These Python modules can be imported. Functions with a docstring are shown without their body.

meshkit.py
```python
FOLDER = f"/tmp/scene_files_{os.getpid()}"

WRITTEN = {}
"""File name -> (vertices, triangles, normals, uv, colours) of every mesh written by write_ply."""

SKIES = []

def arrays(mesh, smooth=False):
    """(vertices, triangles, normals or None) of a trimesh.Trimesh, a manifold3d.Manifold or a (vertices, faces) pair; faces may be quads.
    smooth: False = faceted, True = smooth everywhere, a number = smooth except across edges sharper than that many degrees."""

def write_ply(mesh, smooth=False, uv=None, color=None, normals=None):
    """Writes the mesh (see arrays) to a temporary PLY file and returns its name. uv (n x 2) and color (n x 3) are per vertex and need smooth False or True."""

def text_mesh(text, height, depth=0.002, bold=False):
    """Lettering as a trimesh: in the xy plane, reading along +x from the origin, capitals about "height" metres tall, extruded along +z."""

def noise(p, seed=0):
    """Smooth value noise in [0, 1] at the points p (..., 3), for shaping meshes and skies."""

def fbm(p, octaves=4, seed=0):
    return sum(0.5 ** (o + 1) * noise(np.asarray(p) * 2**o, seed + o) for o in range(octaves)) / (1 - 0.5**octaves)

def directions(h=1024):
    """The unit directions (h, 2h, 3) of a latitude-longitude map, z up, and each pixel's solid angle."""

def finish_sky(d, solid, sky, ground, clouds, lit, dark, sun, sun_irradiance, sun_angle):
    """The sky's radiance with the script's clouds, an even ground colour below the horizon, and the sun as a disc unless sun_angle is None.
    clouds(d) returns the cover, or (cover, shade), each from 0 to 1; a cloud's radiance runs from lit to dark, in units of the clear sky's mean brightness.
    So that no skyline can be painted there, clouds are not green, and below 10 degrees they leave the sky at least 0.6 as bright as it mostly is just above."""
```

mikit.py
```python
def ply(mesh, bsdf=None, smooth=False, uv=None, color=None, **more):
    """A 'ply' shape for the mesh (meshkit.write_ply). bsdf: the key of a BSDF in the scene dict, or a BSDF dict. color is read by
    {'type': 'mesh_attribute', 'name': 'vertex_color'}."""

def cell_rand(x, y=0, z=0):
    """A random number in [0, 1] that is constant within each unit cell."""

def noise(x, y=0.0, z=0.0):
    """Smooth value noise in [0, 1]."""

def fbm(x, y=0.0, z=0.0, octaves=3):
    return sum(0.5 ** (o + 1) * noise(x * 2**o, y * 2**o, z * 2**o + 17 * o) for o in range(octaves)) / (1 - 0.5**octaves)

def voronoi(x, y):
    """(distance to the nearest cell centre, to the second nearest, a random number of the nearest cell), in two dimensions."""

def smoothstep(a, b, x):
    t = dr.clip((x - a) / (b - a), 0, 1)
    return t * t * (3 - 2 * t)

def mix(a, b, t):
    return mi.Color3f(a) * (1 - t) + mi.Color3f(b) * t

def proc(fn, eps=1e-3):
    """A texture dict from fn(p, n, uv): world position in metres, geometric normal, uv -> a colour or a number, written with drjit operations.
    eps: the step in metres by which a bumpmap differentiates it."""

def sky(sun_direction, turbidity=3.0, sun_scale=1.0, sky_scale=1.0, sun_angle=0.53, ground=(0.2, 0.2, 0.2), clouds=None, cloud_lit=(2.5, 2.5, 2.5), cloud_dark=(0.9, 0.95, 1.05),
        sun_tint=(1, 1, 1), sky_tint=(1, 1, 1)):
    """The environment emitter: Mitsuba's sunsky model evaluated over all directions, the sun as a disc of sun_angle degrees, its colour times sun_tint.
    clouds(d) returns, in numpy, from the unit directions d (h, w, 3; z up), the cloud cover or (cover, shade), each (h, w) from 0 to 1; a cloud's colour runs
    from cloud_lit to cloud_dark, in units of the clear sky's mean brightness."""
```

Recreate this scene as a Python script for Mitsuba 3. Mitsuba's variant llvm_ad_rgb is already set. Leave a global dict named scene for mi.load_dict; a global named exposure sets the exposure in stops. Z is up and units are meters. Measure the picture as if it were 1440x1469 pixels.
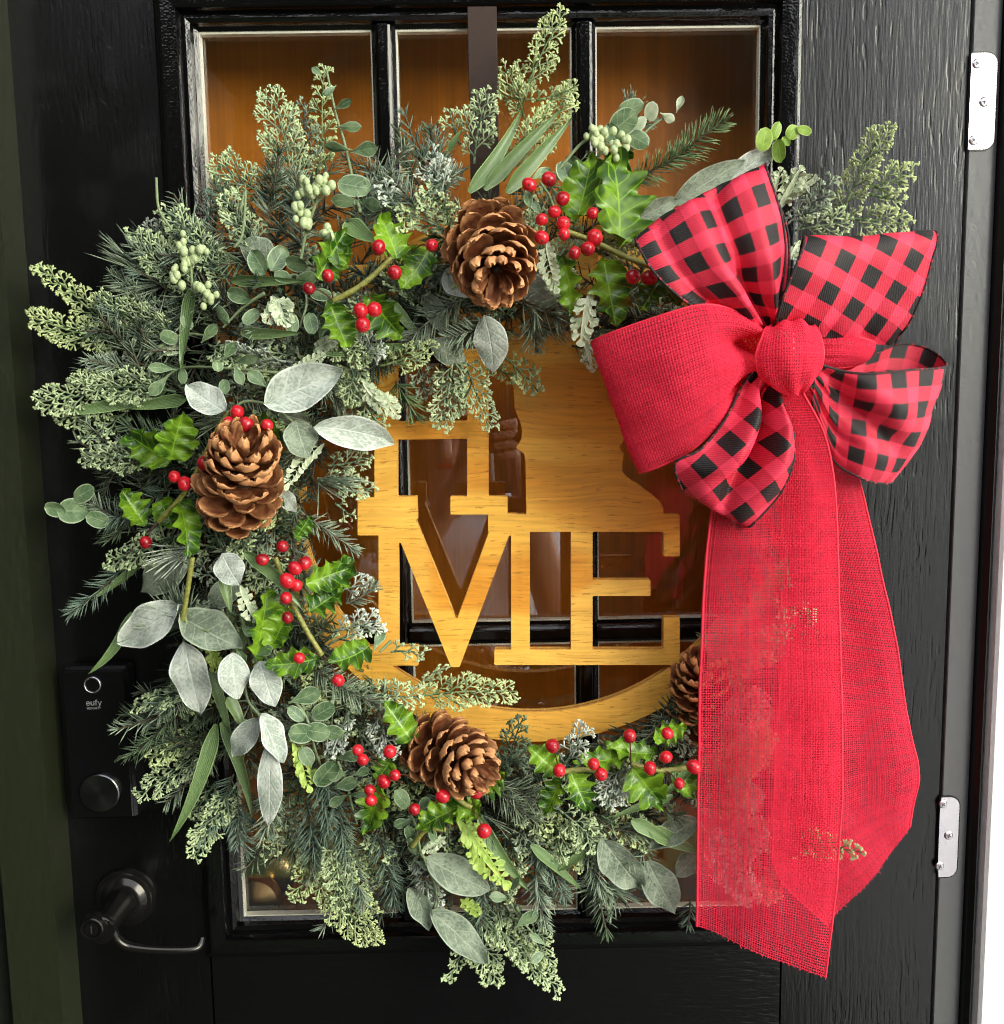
import math
import numpy as np
import trimesh
import mitsuba as mi
import drjit as dr
import manifold3d as m3
import shapely
from shapely.geometry import Polygon, Point, box as sbox
from shapely.ops import unary_union
import mikit
import meshkit
from mikit import proc, noise, fbm, smoothstep, mix, cell_rand

T = mi.ScalarTransform4f
scene, labels = {}, {}
R = np.random.default_rng(7)

# ------------------------------------------------------------------ camera
FPX, W0, H0 = 1450.0, 1440.0, 1469.0            # focal length and size of the photograph, in its pixels
CAM = np.array([0.0, -1.0, 1.46])
_x = np.array([0.99976, -0.0176, 0.0100]); _x /= np.linalg.norm(_x)      # world +x in camera axes (right, down, forward)
_d = np.array([0.0128, 0.9919, 0.1266]); _d -= _x * (_d @ _x); _d /= np.linalg.norm(_d)   # world down
_y = np.cross(_x, _d)                                                     # world +y (into the door)
W2C = np.stack([_x, _y, -_d], 1)                                          # columns: images of the world axes
fwd, down = W2C.T @ [0, 0, 1.0], W2C.T @ [0, 1.0, 0]
scene['camera'] = {'type': 'perspective', 'fov': math.degrees(2 * math.atan(W0 / 2 / FPX)), 'fov_axis': 'x', 'near_clip': 0.01, 'far_clip': 2000.0,
                   'to_world': T().look_at(origin=CAM.tolist(), target=(CAM + fwd).tolist(), up=(-down).tolist())}
# ------------------------------------------------------------------ sky
scene['sky'] = mikit.sky((0.70, -0.68, 0.24), turbidity=3, sun_scale=0.22, sun_angle=32, sun_tint=(0.66, 0.95, 1.65), sky_scale=0.9, clouds=lambda d: 1.0,
                         cloud_lit=(2.25, 2.3, 2.4), ground=(0.22, 0.22, 0.2))
exposure = 4.3


def P(px, py, y):
    """The point of the plane y = const seen at a pixel of the photograph."""
    r = W2C.T @ np.array([(px - W0 / 2) / FPX, (py - H0 / 2) / FPX, 1.0])
    return CAM + r * ((y - CAM[1]) / r[1])


# ------------------------------------------------------------------ helpers
def key_for(name, parent=None):
    k = f'{parent}__{name}' if parent else name
    if k not in USED:
        USED.add(k)
        return k
    n = 1
    while f'{k}_{n:03d}' in USED:
        n += 1
    k = f'{k}_{n:03d}'
    USED.add(k)
    return k


USED = set()


def thing(name, label, category, group=None):
    k = key_for(name)
    labels[k] = {'label': label, 'category': category, 'kind': 'thing'}
    if group:
        labels[k]['group'] = group
    return k


def obj(name, mesh, bsdf, parent=None, smooth=False, label=None, kind=None, **kw):
    k = key_for(name, parent)
    scene[k] = mikit.ply(mesh, bsdf, smooth=smooth, **kw)
    if label or kind:
        labels[k] = {}
        if label:
            labels[k]['label'] = label
        if kind:
            labels[k]['kind'] = kind
    return k


def shape(name, d, parent=None, label=None):
    k = key_for(name, parent)
    scene[k] = d
    if label:
        labels[k] = {'label': label}
    return k


def bx(x0, x1, y0, y1, z0, z1, r=0.0):
    """A box, its edges chamfered by r."""
    if r <= 0:
        b = trimesh.creation.box((x1 - x0, y1 - y0, z1 - z0))
        b.apply_translation(((x0 + x1) / 2, (y0 + y1) / 2, (z0 + z1) / 2))
        return b
    pts = []
    for a in (0, 1):
        for b in (0, 1):
            for c in (0, 1):
                q = np.array([(x0, x1)[a], (y0, y1)[b], (z0, z1)[c]])
                s = np.array([1 - 2 * a, 1 - 2 * b, 1 - 2 * c])
                for k in range(3):
                    t = s * r
                    t[k] = 0
                    pts.append(q + t)
    return m3.Manifold.hull_points(np.array(pts))


def cat(ms):
    out = []
    for m in ms:
        if hasattr(m, 'to_mesh'):
            t = m.to_mesh()
            m = trimesh.Trimesh(t.vert_properties[:, :3], t.tri_verts, process=False)
        out.append(m)
    return trimesh.util.concatenate(out)


def extrude(poly, y0, y1):
    """A polygon in (x, z) extruded from y0 (front) to y1 (back)."""
    ms = []
    for g in getattr(poly, 'geoms', [poly]):
        if g.area < 1e-9:
            continue
        e = trimesh.creation.extrude_polygon(g, y1 - y0, engine='earcut')
        v = np.array(e.vertices)
        e = trimesh.Trimesh(np.stack([v[:, 0], y1 - v[:, 2], v[:, 1]], 1), np.array(e.faces), process=False)
        ms.append(e)
    return cat(ms)


def tube(path, rad, n=8, closed_ends=True):
    p = np.asarray(path, float)
    r = np.broadcast_to(np.asarray(rad, float), (len(p),))
    t = np.gradient(p, axis=0)
    t /= np.linalg.norm(t, axis=1, keepdims=True) + 1e-12
    u = np.cross(t[0], [0.3, 0.9, 0.2])
    u /= np.linalg.norm(u)
    vs = []
    a = np.arange(n) * 2 * np.pi / n
    for i in range(len(p)):
        u = u - t[i] * (u @ t[i])
        u /= np.linalg.norm(u)
        w = np.cross(t[i], u)
        vs.append(p[i] + r[i] * (np.cos(a)[:, None] * u + np.sin(a)[:, None] * w))
    v = np.vstack(vs + [p[:1], p[-1:]])
    f = []
    for i in range(len(p) - 1):
        for j in range(n):
            a0, a1, b0, b1 = i * n + j, i * n + (j + 1) % n, (i + 1) * n + j, (i + 1) * n + (j + 1) % n
            f += [(a0, a1, b1), (a0, b1, b0)]
    if closed_ends:
        c0, c1, e = len(v) - 2, len(v) - 1, (len(p) - 1) * n
        for j in range(n):
            f += [(c0, (j + 1) % n, j), (c1, e + j, e + (j + 1) % n)]
    return trimesh.Trimesh(v, np.array(f), process=False)


def spline(pts, n):
    """Catmull-Rom through the points, n samples."""
    p = np.asarray(pts, float)
    q = np.vstack([2 * p[0] - p[1], p, 2 * p[-1] - p[-2]])
    t = np.linspace(0, len(p) - 1 - 1e-9, n)
    i = np.floor(t).astype(int)
    f = (t - i)[:, None]
    a, b, c, d = q[i], q[i + 1], q[i + 2], q[i + 3]
    return 0.5 * (2 * b + (c - a) * f + (2 * a - 5 * b + 4 * c - d) * f ** 2 + (3 * b - 3 * c + d - a) * f ** 3)


def lathe(prof, n=40):
    """Profile (radius, height) revolved about z."""
    p = np.asarray(prof, float)
    a = np.arange(n) * 2 * np.pi / n
    v = np.stack([p[:, None, 0] * np.cos(a), p[:, None, 0] * np.sin(a), np.repeat(p[:, 1:2], n, 1)], -1).reshape(-1, 3)
    f = []
    for i in range(len(p) - 1):
        for j in range(n):
            a0, a1, b0, b1 = i * n + j, i * n + (j + 1) % n, (i + 1) * n + j, (i + 1) * n + (j + 1) % n
            f += [(a0, a1, b1), (a0, b1, b0)]
    m = trimesh.Trimesh(v, np.array(f), process=False)
    if m.volume < 0:
        m.faces = np.array(m.faces)[:, ::-1]
    return m


TO_FRONT = trimesh.transformations.rotation_matrix(np.pi / 2, [1, 0, 0])       # local +z becomes world -y


def front(mesh, at):
    m = mesh.copy()
    m.apply_transform(TO_FRONT)
    m.apply_translation(at)
    return m


def grid_faces(nu, nv, off=0):
    i, j = np.meshgrid(np.arange(nv - 1), np.arange(nu - 1), indexing='ij')
    a = (i * nu + j).ravel() + off
    return np.vstack([np.stack([a, a + 1, a + nu + 1], 1), np.stack([a, a + nu + 1, a + nu], 1)])


# ------------------------------------------------------------------ materials
def mat(name, d):
    scene[name] = d
    return name


def rgb(*c):
    return {'type': 'rgb', 'value': list(c)}


def prin(col, rough, **k):
    return {'type': 'principled', 'base_color': col if isinstance(col, dict) else rgb(*col), 'roughness': rough, **k}


def two(d):
    return {'type': 'twosided', 'bsdf': d}


def bump(d, fn, scale, eps=4e-4):
    return {'type': 'bumpmap', 'arbitrary': proc(fn, eps), 'scale': scale, 'bsdf': d}


def grain(a, b, c):                       # embossed wood grain: a across, b along
    w = 0.010 * fbm(a * 22, b * 5, 3.0)
    f = noise((a + w) * 620, b * 46, c)
    g = noise((a + w) * 1300, b * 110, 7.0 + c)
    long = noise((a + 2 * w) * 300, b * 14, 11.0)
    crack = smoothstep(0.66, 0.84, noise((a + 2 * w) * 430, b * 60, 31.0)) * smoothstep(0.35, 0.65, noise(a * 30, b * 18, 5.0))
    return 0.45 * f + 0.3 * g + 0.35 * long - 0.8 * crack


def grain_v(p, n, uv):
    return grain(p.x, p.z, p.y * 300)


def grain_h(p, n, uv):
    return grain(p.z, p.x, p.y * 300)


def paint_lump(p, n, uv):                 # brushed gloss paint on the mouldings
    return 0.6 * noise(p.x * 260, p.y * 260, p.z * 60) + 0.4 * noise(p.x * 700, p.y * 700, p.z * 700)


def paint_lump_h(p, n, uv):
    return 0.6 * noise(p.x * 60, p.y * 260, p.z * 260) + 0.4 * noise(p.x * 700, p.y * 700, p.z * 700)


BLACK = (0.0022, 0.0022, 0.0024)
mat('m_stile', bump(prin(BLACK, proc(lambda p, n, uv: 0.14 + 0.16 * fbm(p.x * 14, p.z * 9, 2.0) + 0.06 * smoothstep(0.6, 0.8, noise(p.x * 40, p.z * 28, 9.0))), specular=0.5), grain_v, 0.00018))
mat('m_rail', bump(prin(BLACK, 0.19, specular=0.5), grain_h, 0.00022))
mat('m_mould_v', bump(prin(BLACK, 0.13), paint_lump, 0.00045))
mat('m_mould_h', bump(prin(BLACK, 0.13), paint_lump_h, 0.00045))
mat('m_jamb', bump(prin((0.085, 0.085, 0.086), 0.3), paint_lump, 0.00015))
mat('m_gasket', prin((0.004, 0.004, 0.004), 0.35))
mat('m_white', bump(prin((0.78, 0.78, 0.76), 0.4), paint_lump, 0.0002))
mat('m_bead', prin((0.62, 0.61, 0.50), 0.35))
mat('m_green', bump(prin((0.012, 0.015, 0.006), 0.45), paint_lump, 0.0006))
mat('m_zinc', {'type': 'roughconductor', 'material': 'Cr', 'alpha': 0.22})
mat('m_steel', {'type': 'roughconductor', 'material': 'Cr', 'alpha': 0.12})
mat('m_dark_slot', prin((0.02, 0.02, 0.02), 0.6))
mat('m_lock', prin((0.003, 0.003, 0.0035), 0.12))
mat('m_lock_side', prin((0.003, 0.003, 0.0035), 0.2))
mat('m_knob', prin((0.14, 0.14, 0.145), 0.24, metallic=1.0, anisotropic=0.7))
mat('m_lever', prin((0.045, 0.043, 0.040), 0.2, metallic=0.9))
mat('m_brass', prin((0.66, 0.47, 0.22), 0.30, metallic=1.0))
mat('m_print', prin((0.26, 0.26, 0.26), 0.5))
mat('m_glass', {'type': 'thindielectric', 'int_ior': 1.85})


def stained(p, n, uv):
    g = fbm(p.x * 90, p.z * 3.0, 1.0, octaves=4)
    h = noise(p.x * 600, p.z * 14, 2.0)
    return mix((0.42, 0.125, 0.006), (0.62, 0.205, 0.010), g) * (0.90 + 0.14 * h)


mat('m_stained', prin(proc(stained), 0.35))


def plywood(p, n, uv):
    w = 0.02 * fbm(p.x * 9, p.z * 14, 1.0)
    g = noise(p.x * 26, (p.z + w) * 620, 4.0)
    fig = fbm(p.x * 7 + 3, (p.z + w) * 26, 9.0, octaves=4)
    ring = (p.z + 2.2 * w + 0.25 * fbm(p.x * 3.5, p.z * 5, 8.0)) * 62                  # cathedral figure of the veneer
    line = smoothstep(0.72, 0.96, ring - dr.floor(ring))
    c = mix((0.66, 0.265, 0.022), (0.86, 0.46, 0.066), smoothstep(0.3, 0.7, fig))
    c = mix(c, (0.90, 0.54, 0.105), 0.45 * smoothstep(0.47, 0.53, noise(p.x * 7, (p.z + 3 * w) * 15, 12.0)))
    c = mix(c, (0.56, 0.215, 0.020), 0.24 * line * noise(p.x * 18, p.z * 40, 2.0))
    fleck = smoothstep(0.78, 0.92, noise(p.x * 80, (p.z + w) * 1200, 21.0))
    c = mix(c, (0.36, 0.12, 0.016), 0.6 * fleck)
    lay = smoothstep(0.45, 0.55, noise(p.y * 420, 3.0, 5.0))                             # plies on the sawn edges
    edge = mix((0.46, 0.20, 0.034), (0.74, 0.40, 0.085), lay) * (0.8 + 0.3 * noise(p.x * 500, p.y * 200, p.z * 500))
    return dr.select(dr.abs(n.y) > 0.7, c * (0.86 + 0.22 * g), edge)


mat('m_ply', bump(prin(proc(plywood), 0.42), lambda p, n, uv: noise(p.x * 30, p.z * 800, p.y * 800), 0.00012))
mat('m_strap', prin((0.060, 0.038, 0.030), 0.32, metallic=0.35))


def vc(name, rough, **k):
    return mat(name, two(prin({'type': 'mesh_attribute', 'name': 'vertex_color'}, rough, **k)))


vc('m_needle', 0.5, specular=0.4)
mat('m_cone', two(bump(prin({'type': 'mesh_attribute', 'name': 'vertex_color'}, 0.6, specular=0.3), lambda p, n, uv: fbm(p.x * 700, p.y * 700, p.z * 700), 0.0009)))


def veins(x, v, k, nv, wid):
    """1 on the midrib and the side veins of a leaf, x from -1 to 1 across, v from 0 to 1 along."""
    mid = 1 - smoothstep(0.02, 0.06, dr.abs(x))
    t = (v - k * dr.abs(x)) * nv
    t = dr.abs(t - dr.round(t))
    return dr.maximum(mid, (1 - smoothstep(wid, wid * 2.2, t)) * 0.8)


def holly_fn(lo, hi):
    def fn(p, n, uv):
        x = uv.x * 2 - 1
        v = veins(x, uv.y, 0.16, 6.0, 0.035)
        b = fbm(p.x * 55, p.y * 55, p.z * 55)
        c = mix(lo, hi, smoothstep(0.35, 0.65, b))
        return mix(c, mi.Color3f(hi) * 1.7, 0.55 * v)
    return fn


mat('m_holly', two(prin(proc(holly_fn((0.030, 0.085, 0.008), (0.165, 0.30, 0.018))), 0.34)))


def lamb_fn(lo, hi, vein):
    def fn(p, n, uv):
        x = uv.x * 2 - 1
        v = veins(x, uv.y, 0.26, 5.0, 0.03)
        net = noise(uv.x * 26 + p.x * 40, uv.y * 40, 3.0)
        b = fbm(p.x * 75, p.z * 75, p.y * 75)
        c = mix(lo, hi, smoothstep(0.3, 0.7, 0.65 * b + 0.35 * net))
        c = mix(c, vein, 0.6 * v)
        return mix(c, mi.Color3f(hi) * 1.25, smoothstep(0.86, 0.97, dr.abs(x)))
    return fn


def fuzz(p, n, uv):
    x = uv.x * 2 - 1
    return noise(p.x * 1500, p.y * 1500, p.z * 1500) * 0.5 - 1.2 * veins(x, uv.y, 0.26, 5.0, 0.05)


mat('m_lamb', two(bump(prin(proc(lamb_fn((0.29, 0.34, 0.28), (0.53, 0.57, 0.51), (0.66, 0.69, 0.63))), 0.85, sheen=0.4), fuzz, 0.0004)))
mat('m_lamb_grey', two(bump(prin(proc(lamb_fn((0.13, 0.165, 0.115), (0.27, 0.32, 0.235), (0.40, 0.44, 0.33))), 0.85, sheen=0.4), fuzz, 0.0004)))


def euc_fn(lo, hi, rim):
    def fn(p, n, uv):
        x = uv.x * 2 - 1
        b = fbm(p.x * 90, p.z * 90, p.y * 90)
        c = mix(lo, hi, smoothstep(0.3, 0.7, b))
        c = mix(c, rim, 0.5 * veins(x, uv.y, 0.3, 4.0, 0.025))
        return mix(c, rim, smoothstep(0.84, 0.95, dr.abs(x)))
    return fn


mat('m_euc', two(prin(proc(euc_fn((0.075, 0.135, 0.060), (0.17, 0.25, 0.12), (0.38, 0.47, 0.30))), 0.5)))
mat('m_euc_lime', two(prin(proc(euc_fn((0.16, 0.28, 0.020), (0.26, 0.42, 0.05), (0.42, 0.52, 0.16))), 0.45)))


def blade_fn(lo, hi):
    def fn(p, n, uv):
        s = dr.abs(uv.x * 9 - dr.round(uv.x * 9))
        c = mix(lo, hi, smoothstep(0.12, 0.4, s) * 0.6 + 0.4 * noise(uv.x * 30, uv.y * 5, p.x * 60))
        return mix(c, mi.Color3f(hi) * 1.6, smoothstep(0.9, 0.99, dr.abs(uv.x * 2 - 1)))
    return fn


mat('m_blade', two(prin(proc(blade_fn((0.040, 0.085, 0.024), (0.22, 0.32, 0.13))), 0.40)))


def miller_fn(lo, hi):
    def fn(p, n, uv):
        b = noise(p.x * 200, p.y * 200, p.z * 200)
        return mix(mix(lo, hi, b), mi.Color3f(hi) * 1.15, 0.7 * smoothstep(0.6, 0.95, dr.abs(uv.x * 2 - 1)))
    return fn


mat('m_miller', two(prin(proc(miller_fn((0.30, 0.38, 0.22), (0.60, 0.66, 0.46))), 0.7)))
mat('m_miller_lime', two(prin(proc(miller_fn((0.17, 0.30, 0.035), (0.42, 0.54, 0.12))), 0.55)))
mat('m_bud', prin((0.42, 0.50, 0.26), 0.5))
mat('m_stem', prin(proc(lambda p, n, uv: mix((0.14, 0.15, 0.030), (0.32, 0.31, 0.075), noise(p.x * 500, p.y * 500, p.z * 500))), 0.5))
mat('m_stem_green', prin((0.20, 0.26, 0.13), 0.55))
mat('m_wire', prin((0.075, 0.022, 0.012), 0.5))
mat('m_vine', prin(proc(lambda p, n, uv: mix((0.018, 0.013, 0.008), (0.06, 0.04, 0.02), noise(p.x * 400, p.y * 400, p.z * 400))), 0.8))
mat('m_berry', prin(proc(lambda p, n, uv: mix((0.20, 0.003, 0.008), (0.60, 0.012, 0.024), smoothstep(0.2, 0.7, 0.6 * noise(p.x * 34, p.y * 34, p.z * 34) + 0.4 * fbm(p.x * 160, p.y * 160, p.z * 160)))), 0.18, clearcoat=0.35))

# threads of the plain red ribbons: real yarns woven over and under (see weave below)
mat('m_burlap', {'type': 'principledthin', 'base_color': {'type': 'mesh_attribute', 'name': 'vertex_color'}, 'roughness': 0.5, 'diff_trans': 0.8, 'spec_trans': 0.0, 'sheen': 0.6})
RED = np.array((0.86, 0.052, 0.105))
mat('m_red_edge', prin((0.74, 0.018, 0.048), 0.6))
CHECK = 0.0275                           # repeat of the plaid, metres


def plaid(p, n, uv):
    a, b = uv.x / CHECK, uv.y / CHECK
    s = (a - dr.floor(a) < 0.53), (b - dr.floor(b) < 0.53)
    t = (uv.x + uv.y) / 0.0021
    tw = dr.abs(t - dr.round(t)) * 2
    line = smoothstep(0.55, 0.9, tw)
    red = mix((0.76, 0.030, 0.075), (0.88, 0.115, 0.19), 0.7 * line)
    mid = mix((0.50, 0.014, 0.036), (0.74, 0.050, 0.10), line)
    blk = mix((0.006, 0.005, 0.005), (0.06, 0.05, 0.048), line * 0.7)
    return dr.select(s[0] & s[1], blk, dr.select(s[0] | s[1], mid, red))


def twill_h(p, n, uv):
    t = (uv.x + uv.y) / 0.0021
    return dr.abs(t - dr.round(t)) * 2


mat('m_plaid', two(bump(prin(proc(plaid), 0.5, specular=0.3), twill_h, 0.00018, 1.5e-4)))
mat('m_cord', prin(proc(lambda p, n, uv: mix((0.012, 0.010, 0.010), (0.32, 0.02, 0.03), smoothstep(0.62, 0.7, noise(p.x * 420, p.y * 420, p.z * 420)))), 0.7))
# outside the frame
mat('m_deck', prin(proc(lambda p, n, uv: mix((0.030, 0.028, 0.026), (0.060, 0.055, 0.050), fbm(p.x * 60, p.y * 6, 1.0))), 0.7))
mat('m_ceiling', prin((0.12, 0.115, 0.11), 0.7))
mat('m_siding', prin((0.010, 0.012, 0.008), 0.8, specular=0.2))
mat('m_concrete', prin(proc(lambda p, n, uv: mix((0.40, 0.40, 0.39), (0.55, 0.54, 0.52), fbm(p.x * 8, p.y * 8, 1.0))), 0.8))
mat('m_added_tree', prin((0.014, 0.018, 0.009), 0.9, specular=0.1))
mat('m_grass', prin(proc(lambda p, n, uv: mix((0.04, 0.07, 0.02), (0.09, 0.12, 0.04), fbm(p.x * 3, p.y * 3, 1.0))), 0.9))
mat('m_shirt', prin((0.74, 0.74, 0.78), 0.9))
mat('m_skin', prin((0.50, 0.26, 0.17), 0.5))
mat('m_hair', prin((0.09, 0.035, 0.015), 0.5))
mat('m_jeans', prin((0.05, 0.07, 0.13), 0.8))
mat('m_phone', prin((0.02, 0.02, 0.022), 0.2))
mat('m_eye', prin((0.03, 0.02, 0.015), 0.2))

# ------------------------------------------------------------------ the door
GL, GR = P(314, 680, 0)[0], P(1094, 36, 0)[0]          # glazed opening
GT, GB = P(690, 37, 0)[2], P(650, 1313, 0)[2]
MX = [(P(547, 40, 0)[0] + P(588, 1300, 0)[0]) / 2, (P(834, 40, 0)[0] + P(846, 1000, 0)[0]) / 2]
MZ2 = P(770, 908, 0)[2]
MZ1 = GT - (MZ2 - GB)
GLASS_Y = 0.016
DL, DR_ = P(46, 735, 0)[0] - 0.03, P(1363, 735, 0)[0]
DT = 2.03

door = thing('front_door', 'black grain textured front door with nine glass panes, between the green and the black jamb', 'door')
MW = 0.040                                               # width of the moulding round the glass
obj('stile', bx(DL, GL - MW + 0.004, 0, 0.045, 0.01, DT), 'm_stile', door)
obj('stile', bx(GR + MW - 0.004, DR_, 0, 0.045, 0.01, DT), 'm_stile', door, label='hinge side stile of the black door, catching grey light')
obj('rail', bx(GL - MW + 0.006, GR + MW - 0.006, 0, 0.045, GT + MW - 0.004, DT - 0.001), 'm_rail', door)
obj('rail', bx(GL - MW + 0.006, GR + MW - 0.006, 0, 0.045, 0.011, GB - MW + 0.004), 'm_rail', door)
PROF = [(-0.0005, 0.014), (-0.0005, 0.005), (0.0030, 0.0025), (0.0045, -0.0035), (0.0085, -0.0052), (0.0125, -0.0045), (0.0136, -0.0100), (0.0152, -0.0126), (0.0175, -0.0132), (0.0285, -0.0134), (0.0308, -0.0118),
        (0.0315, -0.0085), (0.0345, -0.0080), (0.0370, -0.0055), (0.0385, 0.0008)]


def frame_side(side, x0, x1, z0, z1, prof):
    v = []
    for o, y in prof:
        c = {'b': ((x0 - o, z0 - o), (x1 + o, z0 - o)), 't': ((x1 + o, z1 + o), (x0 - o, z1 + o)), 'l': ((x0 - o, z1 + o), (x0 - o, z0 - o)), 'r': ((x1 + o, z0 - o), (x1 + o, z1 + o))}[side]
        v += [(c[0][0], y, c[0][1]), (c[1][0], y, c[1][1])]
    n = len(prof)
    f = []
    for i in range(n - 1):
        f += [(2 * i, 2 * i + 1, 2 * i + 3), (2 * i, 2 * i + 3, 2 * i + 2)]
    m = trimesh.Trimesh(np.array(v), np.array(f)[:, ::-1], process=False)
    # subdivide along the length is not needed: straight
    return m


for s in 'lrtb':
    obj('moulding', frame_side(s, GL, GR, GB, GT, PROF), 'm_mould_v' if s in 'lr' else 'm_mould_h', door, smooth=28)


def bar_profile(w):
    h = w / 2
    return [(-h, 0.0150), (-h, 0.0050), (-h + 0.0030, 0.0020), (-h + 0.0042, -0.0030), (-h + 0.0065, -0.0042), (-h + 0.0072, -0.0064), (h - 0.0072, -0.0064), (h - 0.0065, -0.0042), (h - 0.0042, -0.0030),
            (h - 0.0030, 0.0020), (h, 0.0050), (h, 0.0150)]


def bar(vert, c, lo, hi, w=0.0225):
    v, f = [], []
    for o, y in bar_profile(w):
        v += [(c + o, y, lo), (c + o, y, hi)] if vert else [(lo, y, c + o), (hi, y, c + o)]
    n = len(bar_profile(w))
    for i in range(n):
        j = (i + 1) % n
        f += [(2 * i, 2 * i + 1, 2 * j + 1), (2 * i, 2 * j + 1, 2 * j)]
    m = trimesh.Trimesh(np.array(v, float), np.array(f), process=False)
    if m.face_normals[len(f) // 2][1] > 0:                # the front faces look at the viewer
        m.faces = np.array(m.faces)[:, ::-1]
    return m


for c in MX:
    obj('muntin', bar(True, c, GB - 0.001, GT + 0.001), 'm_mould_v', door, smooth=28)
xs = [GL] + MX + [GR]
zs = [GB, MZ2, MZ1, GT]
for c in (MZ2, MZ1):
    for a, b in ((GL - 0.001, MX[0] - 0.0095), (MX[0] + 0.0095, MX[1] - 0.0095), (MX[1] + 0.0095, GR + 0.001)):
        obj('muntin', bar(False, c, a, b), 'm_mould_h', door, smooth=28)
for i in range(3):
    for j in range(3):
        x0, x1 = xs[i] + (0.011 if i else 0), xs[i + 1] - (0.011 if i < 2 else 0)
        z0, z1 = zs[j] + (0.011 if j else 0), zs[j + 1] - (0.011 if j < 2 else 0)
        g = trimesh.Trimesh(np.array([(x0, GLASS_Y, z0), (x1, GLASS_Y, z0), (x1, GLASS_Y, z1), (x0, GLASS_Y, z1)]), np.array([(0, 1, 2), (0, 2, 3)]), process=False)
        pane = obj('pane', g, 'm_glass', door)
        e = 0.0016                                        # unpainted glazing bead round each pane
        fr = sbox(x0 + .0003, z0 + .0003, x1 - .0003, z1 - .0003).difference(sbox(x0 + e, z0 + e, x1 - e, z1 - e * 1.6))
        obj('glazing_bead', extrude(fr, 0.0062, 0.0150), 'm_bead', pane)

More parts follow.
